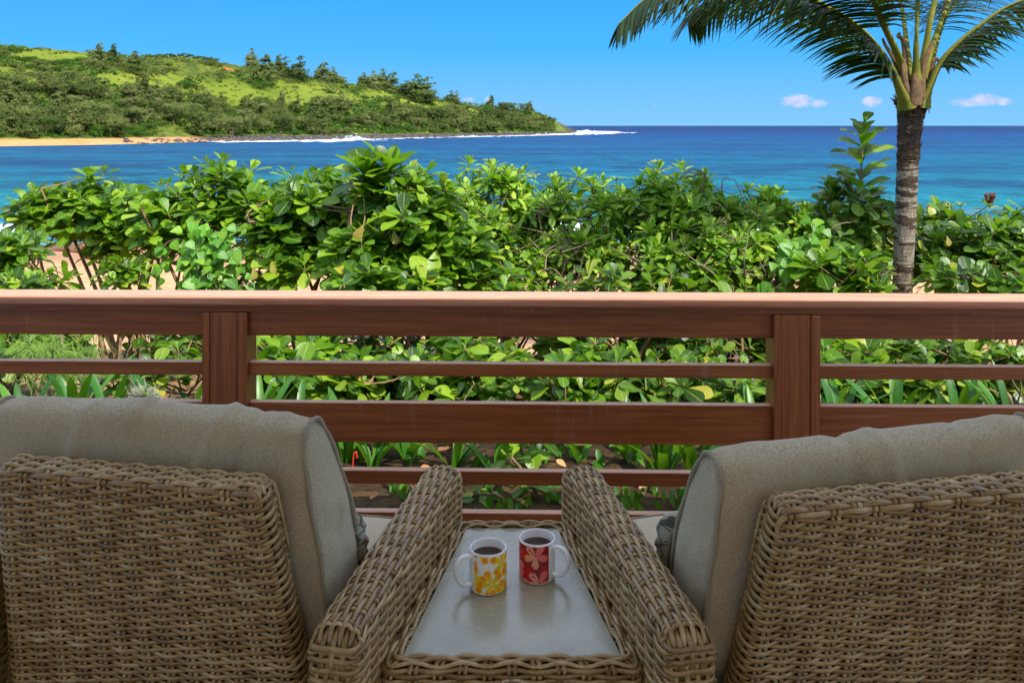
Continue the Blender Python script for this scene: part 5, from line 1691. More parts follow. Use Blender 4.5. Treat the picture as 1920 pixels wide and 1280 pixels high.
# heliotropes, narrow leaf rosettes
for i, (cr, tips_, bx, lb, ex) in enumerate((
    ([crown(930, 395, 110, 75, 7.0), crown(900, 460, 90, 60, 6.6, .4)], 74, (900, 960), 'narrow leaved heliotrope bush beside the tufted almond shrub', [(880, 308, 7.1), (925, 315, 7.0), (980, 325, 7.1)]),
    ([crown(1090, 415, 115, 75, 6.9), crown(1080, 480, 100, 55, 6.5, .4)], 72, (1060, 1140), 'twiggy heliotrope bush with a dark tuft in the middle of the hedge', [(1085, 330, 6.8), (1040, 340, 7.0), (1130, 345, 6.9)]),
    ([crown(1260, 405, 105, 80, 6.8), crown(1300, 470, 110, 65, 6.3, .4)], 84, (1220, 1290), 'highest narrow leaved heliotrope bush right of the hedge middle', [(1235, 318, 6.9), (1280, 318, 6.9), (1220, 330, 6.9), (1320, 335, 6.8)]),
    ([crown(1420, 425, 105, 68, 6.9), crown(1400, 480, 90, 55, 6.4, .4)], 72, (1370, 1440), 'low heliotrope bush left of the tall leafy spike', [(1400, 356, 6.9), (1460, 366, 6.9)]))):
    shrub('heliotrope_bush', lb, 'shrub', HG, 'B', M_LEAF_B, cr, int(tips_ * 2.1), 16, .145, [gpt(x, 6.8) for x in bx], M_BARK_G, 40 + i, 70,
          [up(x, y, Y, 16, .15) for x, y, Y in ex], th=(20, 105), stems=7, stemr=.020)
# right end: naupaka
shrub('naupaka_shrub', 'naupaka shrub topped by a single tall leafy spike beside the palm', 'shrub', HG, 'N', M_LEAF_N,
      [crown(1590, 400, 65, 62, 6.9, .4), crown(1560, 470, 90, 60, 6.7, .45), crown(1640, 450, 50, 80, 7.0, .4)], 84, 8, .16, [gpt(1600, 6.9), gpt(1560, 6.8)], M_BARK, 51, 80,
      [up(1560, 345, 6.9, 8, .15), up(1585, 352, 6.9, 8, .16), up(1640, 360, 6.9, 8, .15)], th=(24, 84))
# the tall leafy spike: a straight shoot with leaves up its length
g0 = np.array(gpt(1606, 6.75)); e = empty('leafy_sapling', tuple(g0)); tag(e, 'tall straight leafy shoot standing out of the hedge against the sea', 'sapling')
r = np.random.default_rng(58)
P = smooth_path([g0 - np.array([0, 0, .05]), np.array(at(1604, 500, 6.75)), np.array(at(1611, 380, 6.75)), np.array(at(1620, 232, 6.75))], 30)
V, F_ = tube(P - g0, np.linspace(.014, .005, 30), 6); mobj('stem', mesh_data('stem', V, F_, True, (M_BARK,)), e)
lv = []
for k in range(30):
    yp = 238 + k * 6.2
    i_ = int(np.argmin(np.abs(P[:, 2] - at(0, yp, 6.75).z))); c = P[i_] - g0
    a = k * 2.4 + .4
    d = np.array([math.cos(a) * (1.0 if k > 2 else .4), math.sin(a) * .6, .75 - .012 * k]) + r.normal(0, .1, 3)
    lv.append((c, basis(d, np.array([0, -.25, 1.0])), (.17 if k < 3 else .25) * r.uniform(.85, 1.1)))
add_leaf_objects(e, 'A', M_LEAF_A, lv)
shrub('naupaka_shrub', 'naupaka shrub right of the palm trunk with a withered dark tip', 'shrub', HG, 'N', M_LEAF_N,
      [crown(1800, 450, 100, 50, 7.0, .5), crown(1765, 490, 80, 50, 6.8, .4), crown(1745, 420, 40, 40, 7.4, .3)], 80, 8, .165, [gpt(1780, 7.1)], M_BARK, 52, 80, [up(1855, 385, 7.0, 7, .14)], stems=6)
shrub('naupaka_shrub', 'naupaka shrub at the far right end of the hedge', 'shrub', HG, 'N', M_LEAF_N,
      [crown(1930, 450, 80, 55, 6.9, .5), crown(1900, 500, 80, 45, 6.6, .4), crown(2050, 460, 90, 60, 6.9, .5)], 84, 8, .165, [gpt(1930, 6.9)], M_BARK, 53, 70, stems=6)
# lower row in front, seen above the cap and between the slats
LOWS = [
 ('A', 'small dark leaved shrub at the very left edge before the beach', [crown(25, 475, 38, 42, 5.6, .3), crown(60, 528, 70, 20, 5.4, .3)], 40, .13, (20,), 45),
 ('A', 'young pale shrub low before the bare forked stems', [crown(232, 515, 38, 34, 6.2, .25)], 12, .15, (232,), 30),
 ('N', 'leafy low shrub behind the left bay of the railing', [crown(30, 655, 70, 40, 5.2, .4), crown(120, 640, 60, 34, 5.4, .3)], 30, .12, (60,), 40),
 ('A', 'large leaved low shrub right of the left railing post', [crown(520, 640, 60, 34, 5.4, .3), crown(610, 625, 60, 40, 5.5, .3)], 20, .20, (560,), 40),
 ('A', 'low broad leaved shrub under the tufted almond shrub', [crown(690, 520, 80, 50, 5.8, .35), crown(770, 540, 70, 50, 5.7, .3)], 42, .18, (730,), 50),
 ('A', 'broad leaved seedling showing between the upper slats mid railing', [crown(870, 650, 70, 46, 5.3, .3), crown(800, 690, 40, 30, 5.2, .25)], 22, .18, (860,), 45),
 ('N', 'shaded leafy bush filling the foot of the heliotropes', [crown(930, 500, 110, 50, 6.9, .4), crown(1080, 500, 110, 50, 7.0, .4)], 70, .13, (950, 1070), 40),
 ('N', 'shaded leafy bush filling the hedge right of its middle', [crown(1250, 510, 120, 50, 6.9, .4), crown(1420, 520, 110, 50, 6.9, .4)], 70, .13, (1250, 1400), 40),
 ('A', 'low leafy clump under the heliotropes left of the hedge middle', [crown(930, 545, 90, 40, 5.9, .3)], 28, .16, (930,), 40),
 ('A', 'broad leaved seedling right of the hedge middle between the slats', [crown(1120, 700, 80, 50, 5.0, .3), crown(1180, 730, 50, 30, 5.0, .25)], 26, .17, (1130,), 45),
 ('N', 'low rounded shrub under the highest heliotrope', [crown(1130, 540, 90, 40, 5.9, .3), crown(1240, 560, 80, 50, 5.8, .3)], 42, .14, (1180,), 50),
 ('N', 'tangled low shrub left of the right railing post', [crown(1340, 560, 80, 46, 5.9, .3), crown(1330, 650, 90, 26, 5.6, .3)], 40, .13, (1330,), 50),
 ('A', 'bright broad leaved low shrub before the foot of the tall spike', [crown(1560, 510, 70, 40, 5.9, .3), crown(1640, 525, 60, 36, 5.6, .3)], 40, .17, (1600,), 55),
 ('N', 'bright low shrub seen through the right bay of the railing', [crown(1690, 665, 70, 45, 5.2, .35), crown(1790, 690, 80, 60, 5.2, .35), crown(1880, 690, 80, 60, 5.2, .35)], 74, .14, (1720, 1840), 90),
 ('N', 'pale veined low shrub right of the palm foot', [crown(1800, 525, 90, 40, 5.9, .3), crown(1900, 540, 80, 36, 5.8, .3)], 46, .15, (1840,), 60),
 ('N', 'shaded shrub behind the upper slat gap left of the hedge middle', [crown(720, 640, 90, 45, 6.4, .4), crown(900, 620, 100, 40, 6.6, .4)], 60, .14, (760, 880), 40),
 ('N', 'shaded shrub behind the upper slat gap right of the hedge middle', [crown(1080, 630, 100, 45, 6.4, .4), crown(1230, 640, 90, 45, 6.5, .4)], 60, .14, (1100, 1220), 40),
 ('N', 'shaded shrub behind the right railing post', [crown(1420, 640, 80, 45, 6.4, .4), crown(1560, 630, 80, 45, 6.5, .4)], 50, .14, (1440, 1560), 40),
 ('N', 'shaded shrub behind the left railing post', [crown(300, 640, 90, 40, 6.3, .4), crown(430, 640, 90, 40, 6.4, .4)], 40, .14, (310, 440), 40),
 ('A', 'dark low shrub under the left part of the hedge', [crown(560, 520, 60, 40, 6.2, .3), crown(450, 530, 50, 26, 6.4, .25)], 24, .17, (540,), 30),
]
for i, (kd, lb, cr, nt_, L, bx, no) in enumerate(LOWS):
    Yb = cr[0][0][1]
    x0_ = px(cr[0][0])[0]
    if i not in (0, 1, 2): cr = cr + [crown(x0_ + 25, 690 + 12 * (i % 3), 85, 42, 5.05 + .1 * (i % 3), .28), crown(x0_ - 60, 715, 60, 36, 4.9, .22)]; nt_ = int(nt_ * .95)
    shrub('low_shrub', lb, 'shrub', 'low shrubs before the hedge', kd, {'A': M_LEAF_A, 'N': M_LEAF_N}[kd], cr, int(nt_ * 1.5), 9, L, [gpt(x, Yb) for x in bx], M_BARK, 70 + i, no, th=(28, 95), stems=7, stemr=.019, fill=.3)

# heart-leaved vine draped over the almond shrubs
def vine(label, cr, n, L, seed, nobj, bx):
    r = np.random.default_rng(seed); lv = []; parts = []
    c0 = gpt(*bx); root = empty('heart_leaf_vine', c0); tag(root, label, 'vine', 'vines in the hedge'); off = np.array(c0)
    strands = []
    for s in range(max(6, n // 16)):
        c, rad = cr[r.integers(len(cr))]
        a = np.array(c) + r.normal(0, .55, 3) * np.array(rad) * np.array([1, .6, 1]); a[1] -= rad[1] * .8
        b = a + np.array([r.normal(0, .2), -.05, -r.uniform(.12, .42)])
        P = smooth_path([a + np.array([0, .25, .02]), a, (a + b) / 2 + r.normal(0, .04, 3), b], 12)
        parts.append(tube(P - off, .0028, 4)); strands.append(P)
    P = smooth_path([off + np.array([0, 0, -.05]), off + np.array([.05, 0, .5]), strands[0][0]], 8); parts.append(tube(P - off, .006, 5))
    for i in range(n):
        P = strands[r.integers(len(strands))]; p = P[r.integers(2, 12)] + r.normal(0, .03, 3)
        d = np.array([r.normal(0, .6), -.35 + r.normal(0, .35), -.75 + r.normal(0, .3)])
        lv.append((p - off, basis(d, np.array([r.normal(0, .3), -.8, .8])), L * r.uniform(.7, 1.25)))
    add_leaf_objects(root, 'V', M_LEAF_V, lv[:nobj])
    if lv[nobj:]:
        fo = mobj('foliage', join_leaves('V', M_LEAF_V, lv[nobj:], r), root); fo['kind'] = 'stuff'
    V, F_ = merge(parts); mobj('stem', mesh_data('stem', V, F_, True, (M_BARK_G,)), root)
vine('bright heart leaved vine draped over the left part of the hedge', [crown(385, 430, 65, 45, 6.35, .2), crown(430, 470, 60, 30, 6.3, .2)], 260, .085, 5, 90, (420, 6.5))
vine('dark heart leaved vine hanging left of the tall spike', [crown(1500, 455, 45, 50, 6.2, .2)], 90, .105, 6, 50, (1500, 6.4))

# small flower heads above the heliotropes
fl = []
for i, (x, y, Y) in enumerate(((915, 303, 7.0), (948, 318, 7.0), (972, 320, 7.0), (900, 322, 6.9), (1035, 333, 6.9), (1000, 332, 6.9), (1155, 338, 6.8), (1230, 306, 6.9), (1778, 388, 7.1), (1800, 386, 7.1), (1215, 340, 6.8), (1065, 345, 6.8))):
    c = at(x, y, Y)
    r = np.random.default_rng(300 + i)
    e = empty('flower_head', tuple(c)); tag(e, 'small pale green flower head standing above the heliotrope leaves', 'flower', 'flower heads above the hedge')
    parts = [tube(np.array([(0, 0, -.16), (.01, 0, -.07), (0, 0, 0)]), .004, 4)]
    for k in range(9):
        a = 2 * PI * k / 9
        parts.append(tube(np.array([(0, 0, 0), (.02 * math.cos(a), .02 * math.sin(a), .012), (.045 * math.cos(a), .045 * math.sin(a), .016 + .01 * math.sin(k * 3))]), .0035, 4))
    V, F_ = merge(parts); mobj('stalk', mesh_data('stalk', V, F_, True, (M_BUD,)), e)
    C = np.concatenate([np.array([(.045 * math.cos(a) * q_, .045 * math.sin(a) * q_, .018) for q_ in (.6, .8, 1)]) for a in np.linspace(0, 2 * PI, 9)])
    V, F_ = flakes(C + r.normal(0, .006, C.shape), np.tile([0, -.3, 1.0], (len(C), 1)), .008, 1, r)
    mobj('buds', mesh_data('buds', V, F_, False, (M_BUD,)), e)

# orange leaves turning in the almond shrubs
for i, (x, y, Y, L, lb) in enumerate(((683, 420, 5.75, .13, 'long orange leaf hanging in the shade under the upright tuft'), (738, 432, 5.8, .10, 'round orange leaf hanging right of the long orange one'), (510, 490, 6.0, .09, 'orange leaf low in the left hedge'),
                                    (475, 500, 6.0, .09, 'second orange leaf low in the left hedge, further left'), (1775, 442, 6.3, .08, 'reddish leaf in the naupaka right of the palm'))):
    c = at(x, y, Y)
    V, F_, L_ = SHAPES['A']
    me = mesh_data('dead_leaf', V, F_, True, (M_DEAD,))
    o = mobj('dead_leaf', me); m = basis(np.array([-.5, -.2, -.85]) if i == 0 else np.array([.2, -.3, -.9]), np.array([0, -.9, .4])) * L
    M4 = Matrix(m.tolist()).to_4x4(); M4.translation = c; o.matrix_world = M4
    tag(o, lb, 'leaf')
# withered red tip on the right
c = at(1856, 372, 6.95); e = empty('withered_tip', tuple(c)); tag(e, 'withered dark red shoot tip above the naupaka at the right', 'shoot')
parts = []
for k in range(7):
    a = k * 2.4
    P = smooth_path([(0, 0, -.06), (.03 * math.cos(a), .02 * math.sin(a), .0), (.04 * math.cos(a), .03 * math.sin(a), .045 - .012 * (k % 3)), (.02 * math.cos(a), .03 * math.sin(a), .02)], 8)
    parts.append(sweep(P, np.tile([0, -1., 0.2], (8, 1)), .022, .004, 6))
V, F_ = merge(parts); mobj('curled_leaves', mesh_data('curled_leaves', V, F_, True, (simple('withered_leaf', lin(86, 40, 26), .7),)), e)

# ---- strap-leaved lilies, ferny sprig, seedlings and litter at the foot of the railing
def strap_plant(x, Y, n, L, label, seed, spread=.5, mat=None):
    r = np.random.default_rng(seed)
    g0 = np.array(gpt(x, Y)); e = empty('spider_lily', tuple(g0)); tag(e, label, 'plant', 'strap leaved lilies along the railing')
    for k in range(n):
        a = r.uniform(0, 2 * PI); tl = r.uniform(.1, 1) * spread; ln = L * r.uniform(.7, 1.15)
        d0 = np.array([math.cos(a) * tl, math.sin(a) * tl * .7, 1.0]); d0 /= np.linalg.norm(d0)
        m = 10; P = [np.array([math.cos(a) * .02, math.sin(a) * .02, -.02])]; d = d0.copy()
        for i in range(m - 1):
            P.append(P[-1] + d * ln / (m - 1)); d = d + np.array([math.cos(a) * .06, math.sin(a) * .06, -.10 * (tl + .25)]); d /= np.linalg.norm(d)
        P = np.array(P)
        side = np.array([-math.sin(a), math.cos(a), 0.0])
        w = .023 * np.interp(np.linspace(0, 1, m), [0, .3, .75, .92, 1], [.7, 1, .95, .5, .02]) * r.uniform(.8, 1.2)
        T = np.gradient(P, axis=0); Nn = np.cross(T, side); Nn /= np.linalg.norm(Nn, axis=1, keepdims=True) + 1e-9
        V = np.stack([P - side * w[:, None] + Nn * w[:, None] * .3, P, P + side * w[:, None] + Nn * w[:, None] * .3], 1).reshape(-1, 3)
        F_ = [(i * 3 + j, i * 3 + j + 1, i * 3 + j + 4, i * 3 + j + 3) for i in range(m - 1) for j in (0, 1)]
        mobj('leaf', mesh_data('leaf', V, F_, True, (mat or M_LEAF_S,)), e)
LIL = [(45, 4.3, 9, .45, 'strap leaved lily at the left edge behind the railing'), (100, 4.2, 8, .45, 'strap leaved lily second from the left edge'), (140, 4.5, 7, .5, 'lily with broad upright blades below the ferny sprig'), (205, 4.5, 5, .42, 'thin lily with one upright blade left of the grey tuft'),
       (250, 4.6, 6, .4, 'short lily behind the grey tuft'), (345, 4.4, 9, .5, 'dense lily just left of the left railing post'), (490, 4.4, 9, .45, 'lily just right of the left railing post'), (560, 4.3, 8, .4, 'dark lily behind the left cushion'), (650, 4.2, 9, .38, 'lily beside the red curled stalk'),
       (700, 4.1, 9, .36, 'lily in the lower gap left of the left arm'), (765, 4.2, 8, .36, 'lily behind the tip of the left wicker arm'), (850, 4.1, 8, .36, 'lily between the two wicker arms toward the left'), (930, 4.0, 6, .33, 'small lily left of the bright seedling'), (1090, 4.2, 7, .34, 'lily behind the tip of the right wicker arm'),
       (1180, 4.2, 8, .36, 'lily right of the right wicker arm'), (1245, 3.95, 12, .42, 'large bright lily next to the right cushion'), (1300, 4.0, 12, .42, 'large bright lily partly behind the right cushion'), (1420, 4.3, 8, .42, 'lily before the right railing post'), (1570, 4.5, 8, .4, 'lily right of the right railing post'),
       (1680, 4.4, 9, .42, 'lily low in the right bay of the railing'), (1800, 4.4, 9, .42, 'lily toward the right end of the right bay'), (1900, 4.4, 9, .42, 'lily at the right edge of the right bay')]
for i, (x, Y, n_, L, lb) in enumerate(LIL): strap_plant(x, Y, n_, L, lb, 500 + i, spread=.9 if i % 3 else .55)
def seedling(x, Y, tips_, L, label, seed, hgt=.25, mat=None, kind='A'):
    r = np.random.default_rng(seed); g0 = np.array(gpt(x, Y)); e = empty('seedling', tuple(g0)); tag(e, label, 'plant', 'seedlings along the railing')
    lv = []; parts = []
    for k in range(tips_):
        P = np.array([r.normal(0, .07), r.normal(0, .05), hgt * (k + 1) / tips_])
        parts.append(tube(smooth_path([(0, 0, -.03), (P[0] * .3, P[1] * .3, P[2] * .5), P], 6), .006, 5))
        lv += rosette(P, np.array([r.normal(0, .25), -.25, 1.0]), 8, L * r.uniform(.85, 1.1), r, 40, 98)
    add_leaf_objects(e, kind, mat or M_LEAF_A, lv)
    V, F_ = merge(parts); mobj('stem', mesh_data('stem', V, F_, True, (M_BARK,)), e)
seedling(985, 3.95, 3, .15, 'bright green seedling rosette between the wicker arms', 600, .32)
seedling(1010, 3.72, 3, .10, 'small bright seedling low between the wicker arms', 601, .16)
seedling(880, 3.72, 2, .07, 'tiny seedling by the tip of the left wicker arm', 602, .10)
seedling(950, 3.70, 2, .07, 'tiny seedling at the foot of the rail between the arms', 603, .10)
seedling(240, 4.55, 3, .11, 'pale seedling beside the grey tuft', 604, .30)
seedling(480, 4.9, 3, .16, 'large leaved seedling right of the left railing post', 605, .50)
seedling(900, 4.9, 4, .16, 'leafy seedling under the broad leaved one mid railing', 606, .42)
seedling(1060, 4.7, 3, .15, 'leafy seedling left of the hedge middle between lower slats', 607, .36)
# ferny ironwood sprig at the left
g0 = np.array(gpt(110, 5.0)); e = empty('ironwood_sapling', tuple(g0)); tag(e, 'soft needled ironwood sapling behind the left bay of the railing', 'sapling', None)
r = np.random.default_rng(650); nd = []; st = [tube(smooth_path([(0, 0, -.05), (.03, 0, .3), (.0, .02, .62)], 8), np.linspace(.012, .004, 8), 5)]
for k in range(26):
    c = at(r.uniform(40, 175), r.uniform(645, 705), 4.9 + r.uniform(-.15, .15)); c = np.array(c) - g0
    st.append(tube(smooth_path([(0.01, 0, .15 + .4 * r.random()), c * .6 + np.array([0, 0, .1]), c], 6), .0035, 4))
    for j in range(46):
        a = c + r.normal(0, .03, 3); d = np.array([r.normal(0, .5), r.normal(0, .3), -.3 + r.normal(0, .5)]); d /= np.linalg.norm(d)
        b2 = a + d * r.uniform(.06, .14) + np.array([0, 0, -.03])
        nd.append(tube(np.array([a, (a + b2) / 2 + np.array([0, 0, .012]), b2]), [.0016, .0013, .0006], 3))
V, F_ = merge(nd); o = mobj('needles', mesh_data('needles', V, F_, True, (simple('needle_green', lin(122, 158, 66), .6, .3),)), e); o['kind'] = 'stuff'
V, F_ = merge(st); mobj('stem', mesh_data('stem', V, F_, True, (M_BARK_G,)), e)
# grey air-plant tuft
c = at(268, 748, 4.4); e = mobj('grey_tuft', None) if False else None
parts = []
for k in range(90):
    d = r.normal(0, 1, 3); d[2] = abs(d[2]); d /= np.linalg.norm(d)
    P = smooth_path([(0, 0, -.02), d * .04, d * .08 + np.array([0, 0, -.01]), d * .10 + r.normal(0, .02, 3) + np.array([0, 0, -.03])], 7)
    parts.append(tube(P, [.0022] * 5 + [.0018, .001], 4))
stp = tube(np.array([(0, 0, float(ground_z(0, 4.4)) - c.z - .03), (.01, 0, -.1), (0, 0, 0)]), .008, 5)
parts.append(stp)
V, F_ = merge(parts); o = mobj('air_plant_tuft', mesh_data('air_plant_tuft', V, F_, True, (simple('grey_air_plant', lin(150, 148, 132), .8, .2),)), None, tuple(c)); tag(o, 'curly grey air plant tuft just above the left cushion', 'plant')
# red curled stalk
c = at(663, 870, 4.0); P = smooth_path([(0, 0, -.10), (-.004, 0, -.02), (.0, 0, .045), (.012, 0, .06), (.016, 0, .03)], 12)
V, F_ = tube(P, .0042, 6); o = mobj('red_curled_stalk', mesh_data('red_curled_stalk', V, F_, True, (M_RED,)), None, tuple(c)); tag(o, 'thin red curled stalk in the soil right of the left cushion', 'stalk')
# leaf litter, grass and twigs on the soil
r = np.random.default_rng(700); lv = []
for i in range(520):
    X = r.uniform(-4.2, 4.2); Y = 3.45 + abs(r.normal(0, 1.2)); z = float(ground_z(X, Y)) + .035
    if Y > 7: continue
    d = r.normal(0, 1, 3); d[2] *= .2; lv.append((np.array([X, Y, z]), basis(d, np.array([r.normal(0, .3), r.normal(0, .3), 1.])), r.uniform(.03, .075)))
o = mobj('leaf_litter', join_leaves('D', M_DRY, lv, r)); o.data.name = 'leaf_litter'; tag(o, 'dry brown fallen leaves scattered on the soil under the hedge', 'litter', kind='stuff')
lv = []
for i in range(260):
    X0, Y0 = r.uniform(-4, 4), r.uniform(3.35, 4.6)
    for k in range(7):
        X, Y = X0 + r.normal(0, .03), Y0 + r.normal(0, .03)
        d = np.array([r.normal(0, .4), r.normal(0, .4), 1.0]); lv.append((np.array([X, Y, float(ground_z(X, Y))]), basis(d, np.array([0, -1., .2])), r.uniform(.03, .09)))
o = mobj('grass', join_leaves('B', M_LEAF_S, lv, r)); tag(o, 'short weedy grass sprouting from the soil by the deck', 'grass', kind='stuff')
parts = []
for i in range(160):
    X, Y = r.uniform(-4, 4), r.uniform(3.8, 6.6); a = np.array([X, Y, float(ground_z(X, Y)) + .03]); b2 = a + np.array([r.normal(0, .22), r.normal(0, .2), abs(r.normal(0, .14))])
    parts.append(tube(smooth_path([a, (a + b2) / 2 + r.normal(0, .03, 3), b2], 6), np.linspace(.006, .003, 6), 4))
V, F_ = merge(parts); o = mobj('dead_twigs_litter', mesh_data('dead_twigs_litter', V, F_, True, (M_BARK_G,))); tag(o, 'dead twigs lying and leaning among the stems under the hedge', 'twigs', kind='stuff')

# ------------------------------------------------------------------ coconut palm
PY = 6.2
def PPt(x, y, dy=0.0): return np.array(at(x, y, PY + dy))
palm = empty('coconut_palm', gpt(1690, PY)); tag(palm, 'young coconut palm with ringed pale trunk and arching fronds at the right', 'palm tree')
poff = np.array(palm.location)
tb = np.array(gpt(1690, PY)); 
tp = smooth_path([tb - np.array([0, 0, .1]), PPt(1692, 545), PPt(1698, 400), PPt(1703, 290), PPt(1708, 210), PPt(1712, 185)], 90)
wid = np.interp(tp[:, 2], [tb[2], PPt(0, 545)[2], PPt(0, 400)[2], PPt(0, 290)[2], PPt(0, 230)[2], PPt(0, 205)[2], PPt(0, 188)[2]], np.array([42, 34, 37, 37, 42, 48, 52]) / 2 / FPX * PY)
ringz = np.cumsum(np.abs(np.random.default_rng(3).normal(.085, .02, 40))) + tb[2]
ridge = np.zeros(90)
for z in ringz: ridge += np.exp(-((tp[:, 2] - z) / .013) ** 2)
wid = wid * (1 + .07 * np.clip(ridge, 0, 1))
def m_palmtrunk():
    m, k, b, out = material('palm_trunk')
    pos = k.new('ShaderNodeNewGeometry').outputs['Position']; o = xyz(k, pos)
    zc = o[2]
    n = k.noise(pos, 12, 5, .7); nb = k.noise(k.mapping(pos, (5, 5, 26)), 1.0, 4, .65); nf = k.noise(k.mapping(pos, (60, 60, 14)), 1.0, 3, .6)
    pale = k.ramp(nf, [(.3, lin(96, 84, 68)), (.6, lin(146, 134, 114))])
    dark = k.ramp(n, [(.3, lin(38, 28, 20)), (.7, lin(84, 64, 46))])
    zz_ = k.math('SUBTRACT', zc, .93)
    f = k.math('ADD', nb, k.math('ADD', k.math('MULTIPLY', k.math('MAXIMUM', zz_, 0.0), .35), k.math('MULTIPLY', k.math('MINIMUM', zz_, 0.0), .03)))
    c = k.mix(k.smooth(f, .50, .55), pale, dark)
    c = k.mix(k.math('MULTIPLY', k.smooth(n, .56, .66), k.smooth(zc, 1.0, .8)), c, dark)
    k.l.new(c, b.inputs['Base Color']); b.inputs['Roughness'].default_value = .9
    k.l.new(k.bump(k.math('ADD', nb, k.math('MULTIPLY', nf, .4)), .8, .02), b.inputs['Normal'])
    return m
V, F_ = tube(tp - poff, wid, 20); mobj('trunk', mesh_data('trunk', V, F_, True, (m_palmtrunk(),)), palm)
M_PET = m_bark('palm_petiole', lin(86, 94, 18), lin(128, 122, 30), 9)
M_SHEATH = m_bark('palm_sheath', lin(70, 50, 30), lin(128, 100, 66), 22)
M_FIBRE = m_bark('palm_fibre', lin(60, 44, 30), lin(112, 84, 56), 40)
# fibre rags round the top of the trunk
r = np.random.default_rng(12); parts = []
for k in range(150):
    z = r.uniform(-.03, .45); a = r.uniform(0, 2 * PI); i = np.argmin(np.abs(tp[:, 2] - (PPt(0, 195)[2] - z)))
    c = tp[i]; o_ = np.array([math.cos(a), math.sin(a), 0]) * wid[i] * .97
    t_ = np.array([-math.sin(a), math.cos(a), r.normal(0, .3)])
    P = np.array([c + o_ - t_ * .03, c + o_ * 1.06, c + o_ * 1.12 + t_ * .03 + np.array([0, 0, .012 + .02 * r.random()])])
    parts.append(sweep(P - poff, np.tile(o_, (3, 1)), .018, .004, 5, taper=[1, .8, .15]))
for k in range(70):      # ragged collar where the leaf bases leave the trunk
    a = r.uniform(0, 2 * PI); i = np.argmin(np.abs(tp[:, 2] - (PPt(0, 200)[2] + r.uniform(-.07, .03)))); c = tp[i]
    ou = np.array([math.cos(a), math.sin(a), 0]); t_ = np.array([-math.sin(a), math.cos(a), 0]) * r.normal(0, .6)
    P = np.array([c + ou * wid[i] * 1.0, c + ou * (wid[i] + .012) + np.array([0, 0, .03]) + t_ * .03, c + ou * (wid[i] + .03 * r.random()) + np.array([0, 0, .05 + .05 * r.random()]) + t_ * .07])
    parts.append(sweep(P - poff, np.tile(ou, (3, 1)), .03, .004, 5, taper=[1, .8, .1]))
V, F_ = merge(parts); mobj('fibre', mesh_data('fibre', V, F_, True, (M_FIBRE,)), palm)
def frond(rach, wbase, wtip, lf0, leafL, n, droop, seed, sheath=True, mat=None, side_up=(0, 0, 1), lean=.3, leaf_from=.25):
    """rach: control points (world) from the base outward"""
    r = np.random.default_rng(seed)
    P = smooth_path(rach, 60)
    f = empty('frond'); f.parent = palm
    T = np.gradient(P, axis=0); T /= np.linalg.norm(T, axis=1, keepdims=True)
    upv = np.tile(np.array(side_up, float), (60, 1))
    Nn = upv - (upv * T).sum(1, keepdims=True) * T; Nn /= np.linalg.norm(Nn, axis=1, keepdims=True) + 1e-9
    wv = np.interp(np.linspace(0, 1, 60), [0, .05, .12, .3, 1], [wbase, wbase * .66, wbase * .50, wbase * .34, wtip])
    V, F_ = sweep(P - poff, Nn, 1.15, .8, 8, taper=wv)
    mobj('rachis', mesh_data('rachis', V, F_, True, (mat or M_PET,)), f)
    B = np.cross(T, Nn)
    Vs, Fs, rn = [], [], []; cnt_ = 0
    for k in range(n):
        u = leaf_from + (1 - leaf_from) * (k + .5) / n
        x = u * 59; i = min(int(x), 58); fr = x - i
        p = P[i] * (1 - fr) + P[i + 1] * fr; t_, b_, n_ = T[i], B[i], Nn[i]
        uu = (u - leaf_from) / (1 - leaf_from)
        ln = leafL * np.interp(uu, [0, .12, .45, .8, 1], [.55, .85, 1, .75, .4])
        for sg in (-1, 1):
            sweepf = np.interp(uu, [0, 1], [.45, 1.25])
            d = b_ * sg * 1.0 + t_ * sweepf + n_ * lean + r.normal(0, .07, 3)
            d /= np.linalg.norm(d)
            m = 6; q_ = [p]; l_ = ln * r.uniform(.86, 1.1)
            dr = droop * r.uniform(.8, 1.25)
            for s in range(m - 1):
                q_.append(q_[-1] + d * l_ / (m - 1)); d = d + np.array([0, 0, -dr]); d /= np.linalg.norm(d)
            q_ = np.array(q_)
            wv_ = .0125 * np.array([.6, 1, 1, .8, .5, .06]) * r.uniform(.85, 1.15)
            tt = np.gradient(q_, axis=0); sd = np.cross(tt, np.array([0, 0, 1.0]) + n_ * .3 + b_ * .01); 
            nl = np.linalg.norm(sd, axis=1, keepdims=True); sd = np.where(nl > 1e-5, sd / (nl + 1e-9), t_)
            sd = sd * .55 + t_ * .45 * np.sign((sd @ t_)[:, None] + 1e-9); sd /= np.linalg.norm(sd, axis=1, keepdims=True)
            nn_ = np.cross(sd, tt); nn_ /= np.linalg.norm(nn_, axis=1, keepdims=True) + 1e-9
            Vl = np.stack([q_ - sd * wv_[:, None] / 1.0 - nn_ * wv_[:, None] * .35, q_, q_ + sd * wv_[:, None] - nn_ * wv_[:, None] * .35], 1).reshape(-1, 3)
            Vs.append(Vl - poff); Fs.append(np.array([(a * 3 + j, a * 3 + j + 1, a * 3 + j + 4, a * 3 + j + 3) for a in range(m - 1) for j in (0, 1)]) + cnt_ * m * 3); cnt_ += 1; rn.append(np.full(m * 3, r.uniform(0, 1)))
    o = mobj('leaflets', mesh_data('leaflets', np.concatenate(Vs), np.concatenate(Fs), True, (M_LEAF_P,), {'rnd': ('FLOAT', np.concatenate(rn))}), f); o['kind'] = 'stuff'
    return f
Q = PPt
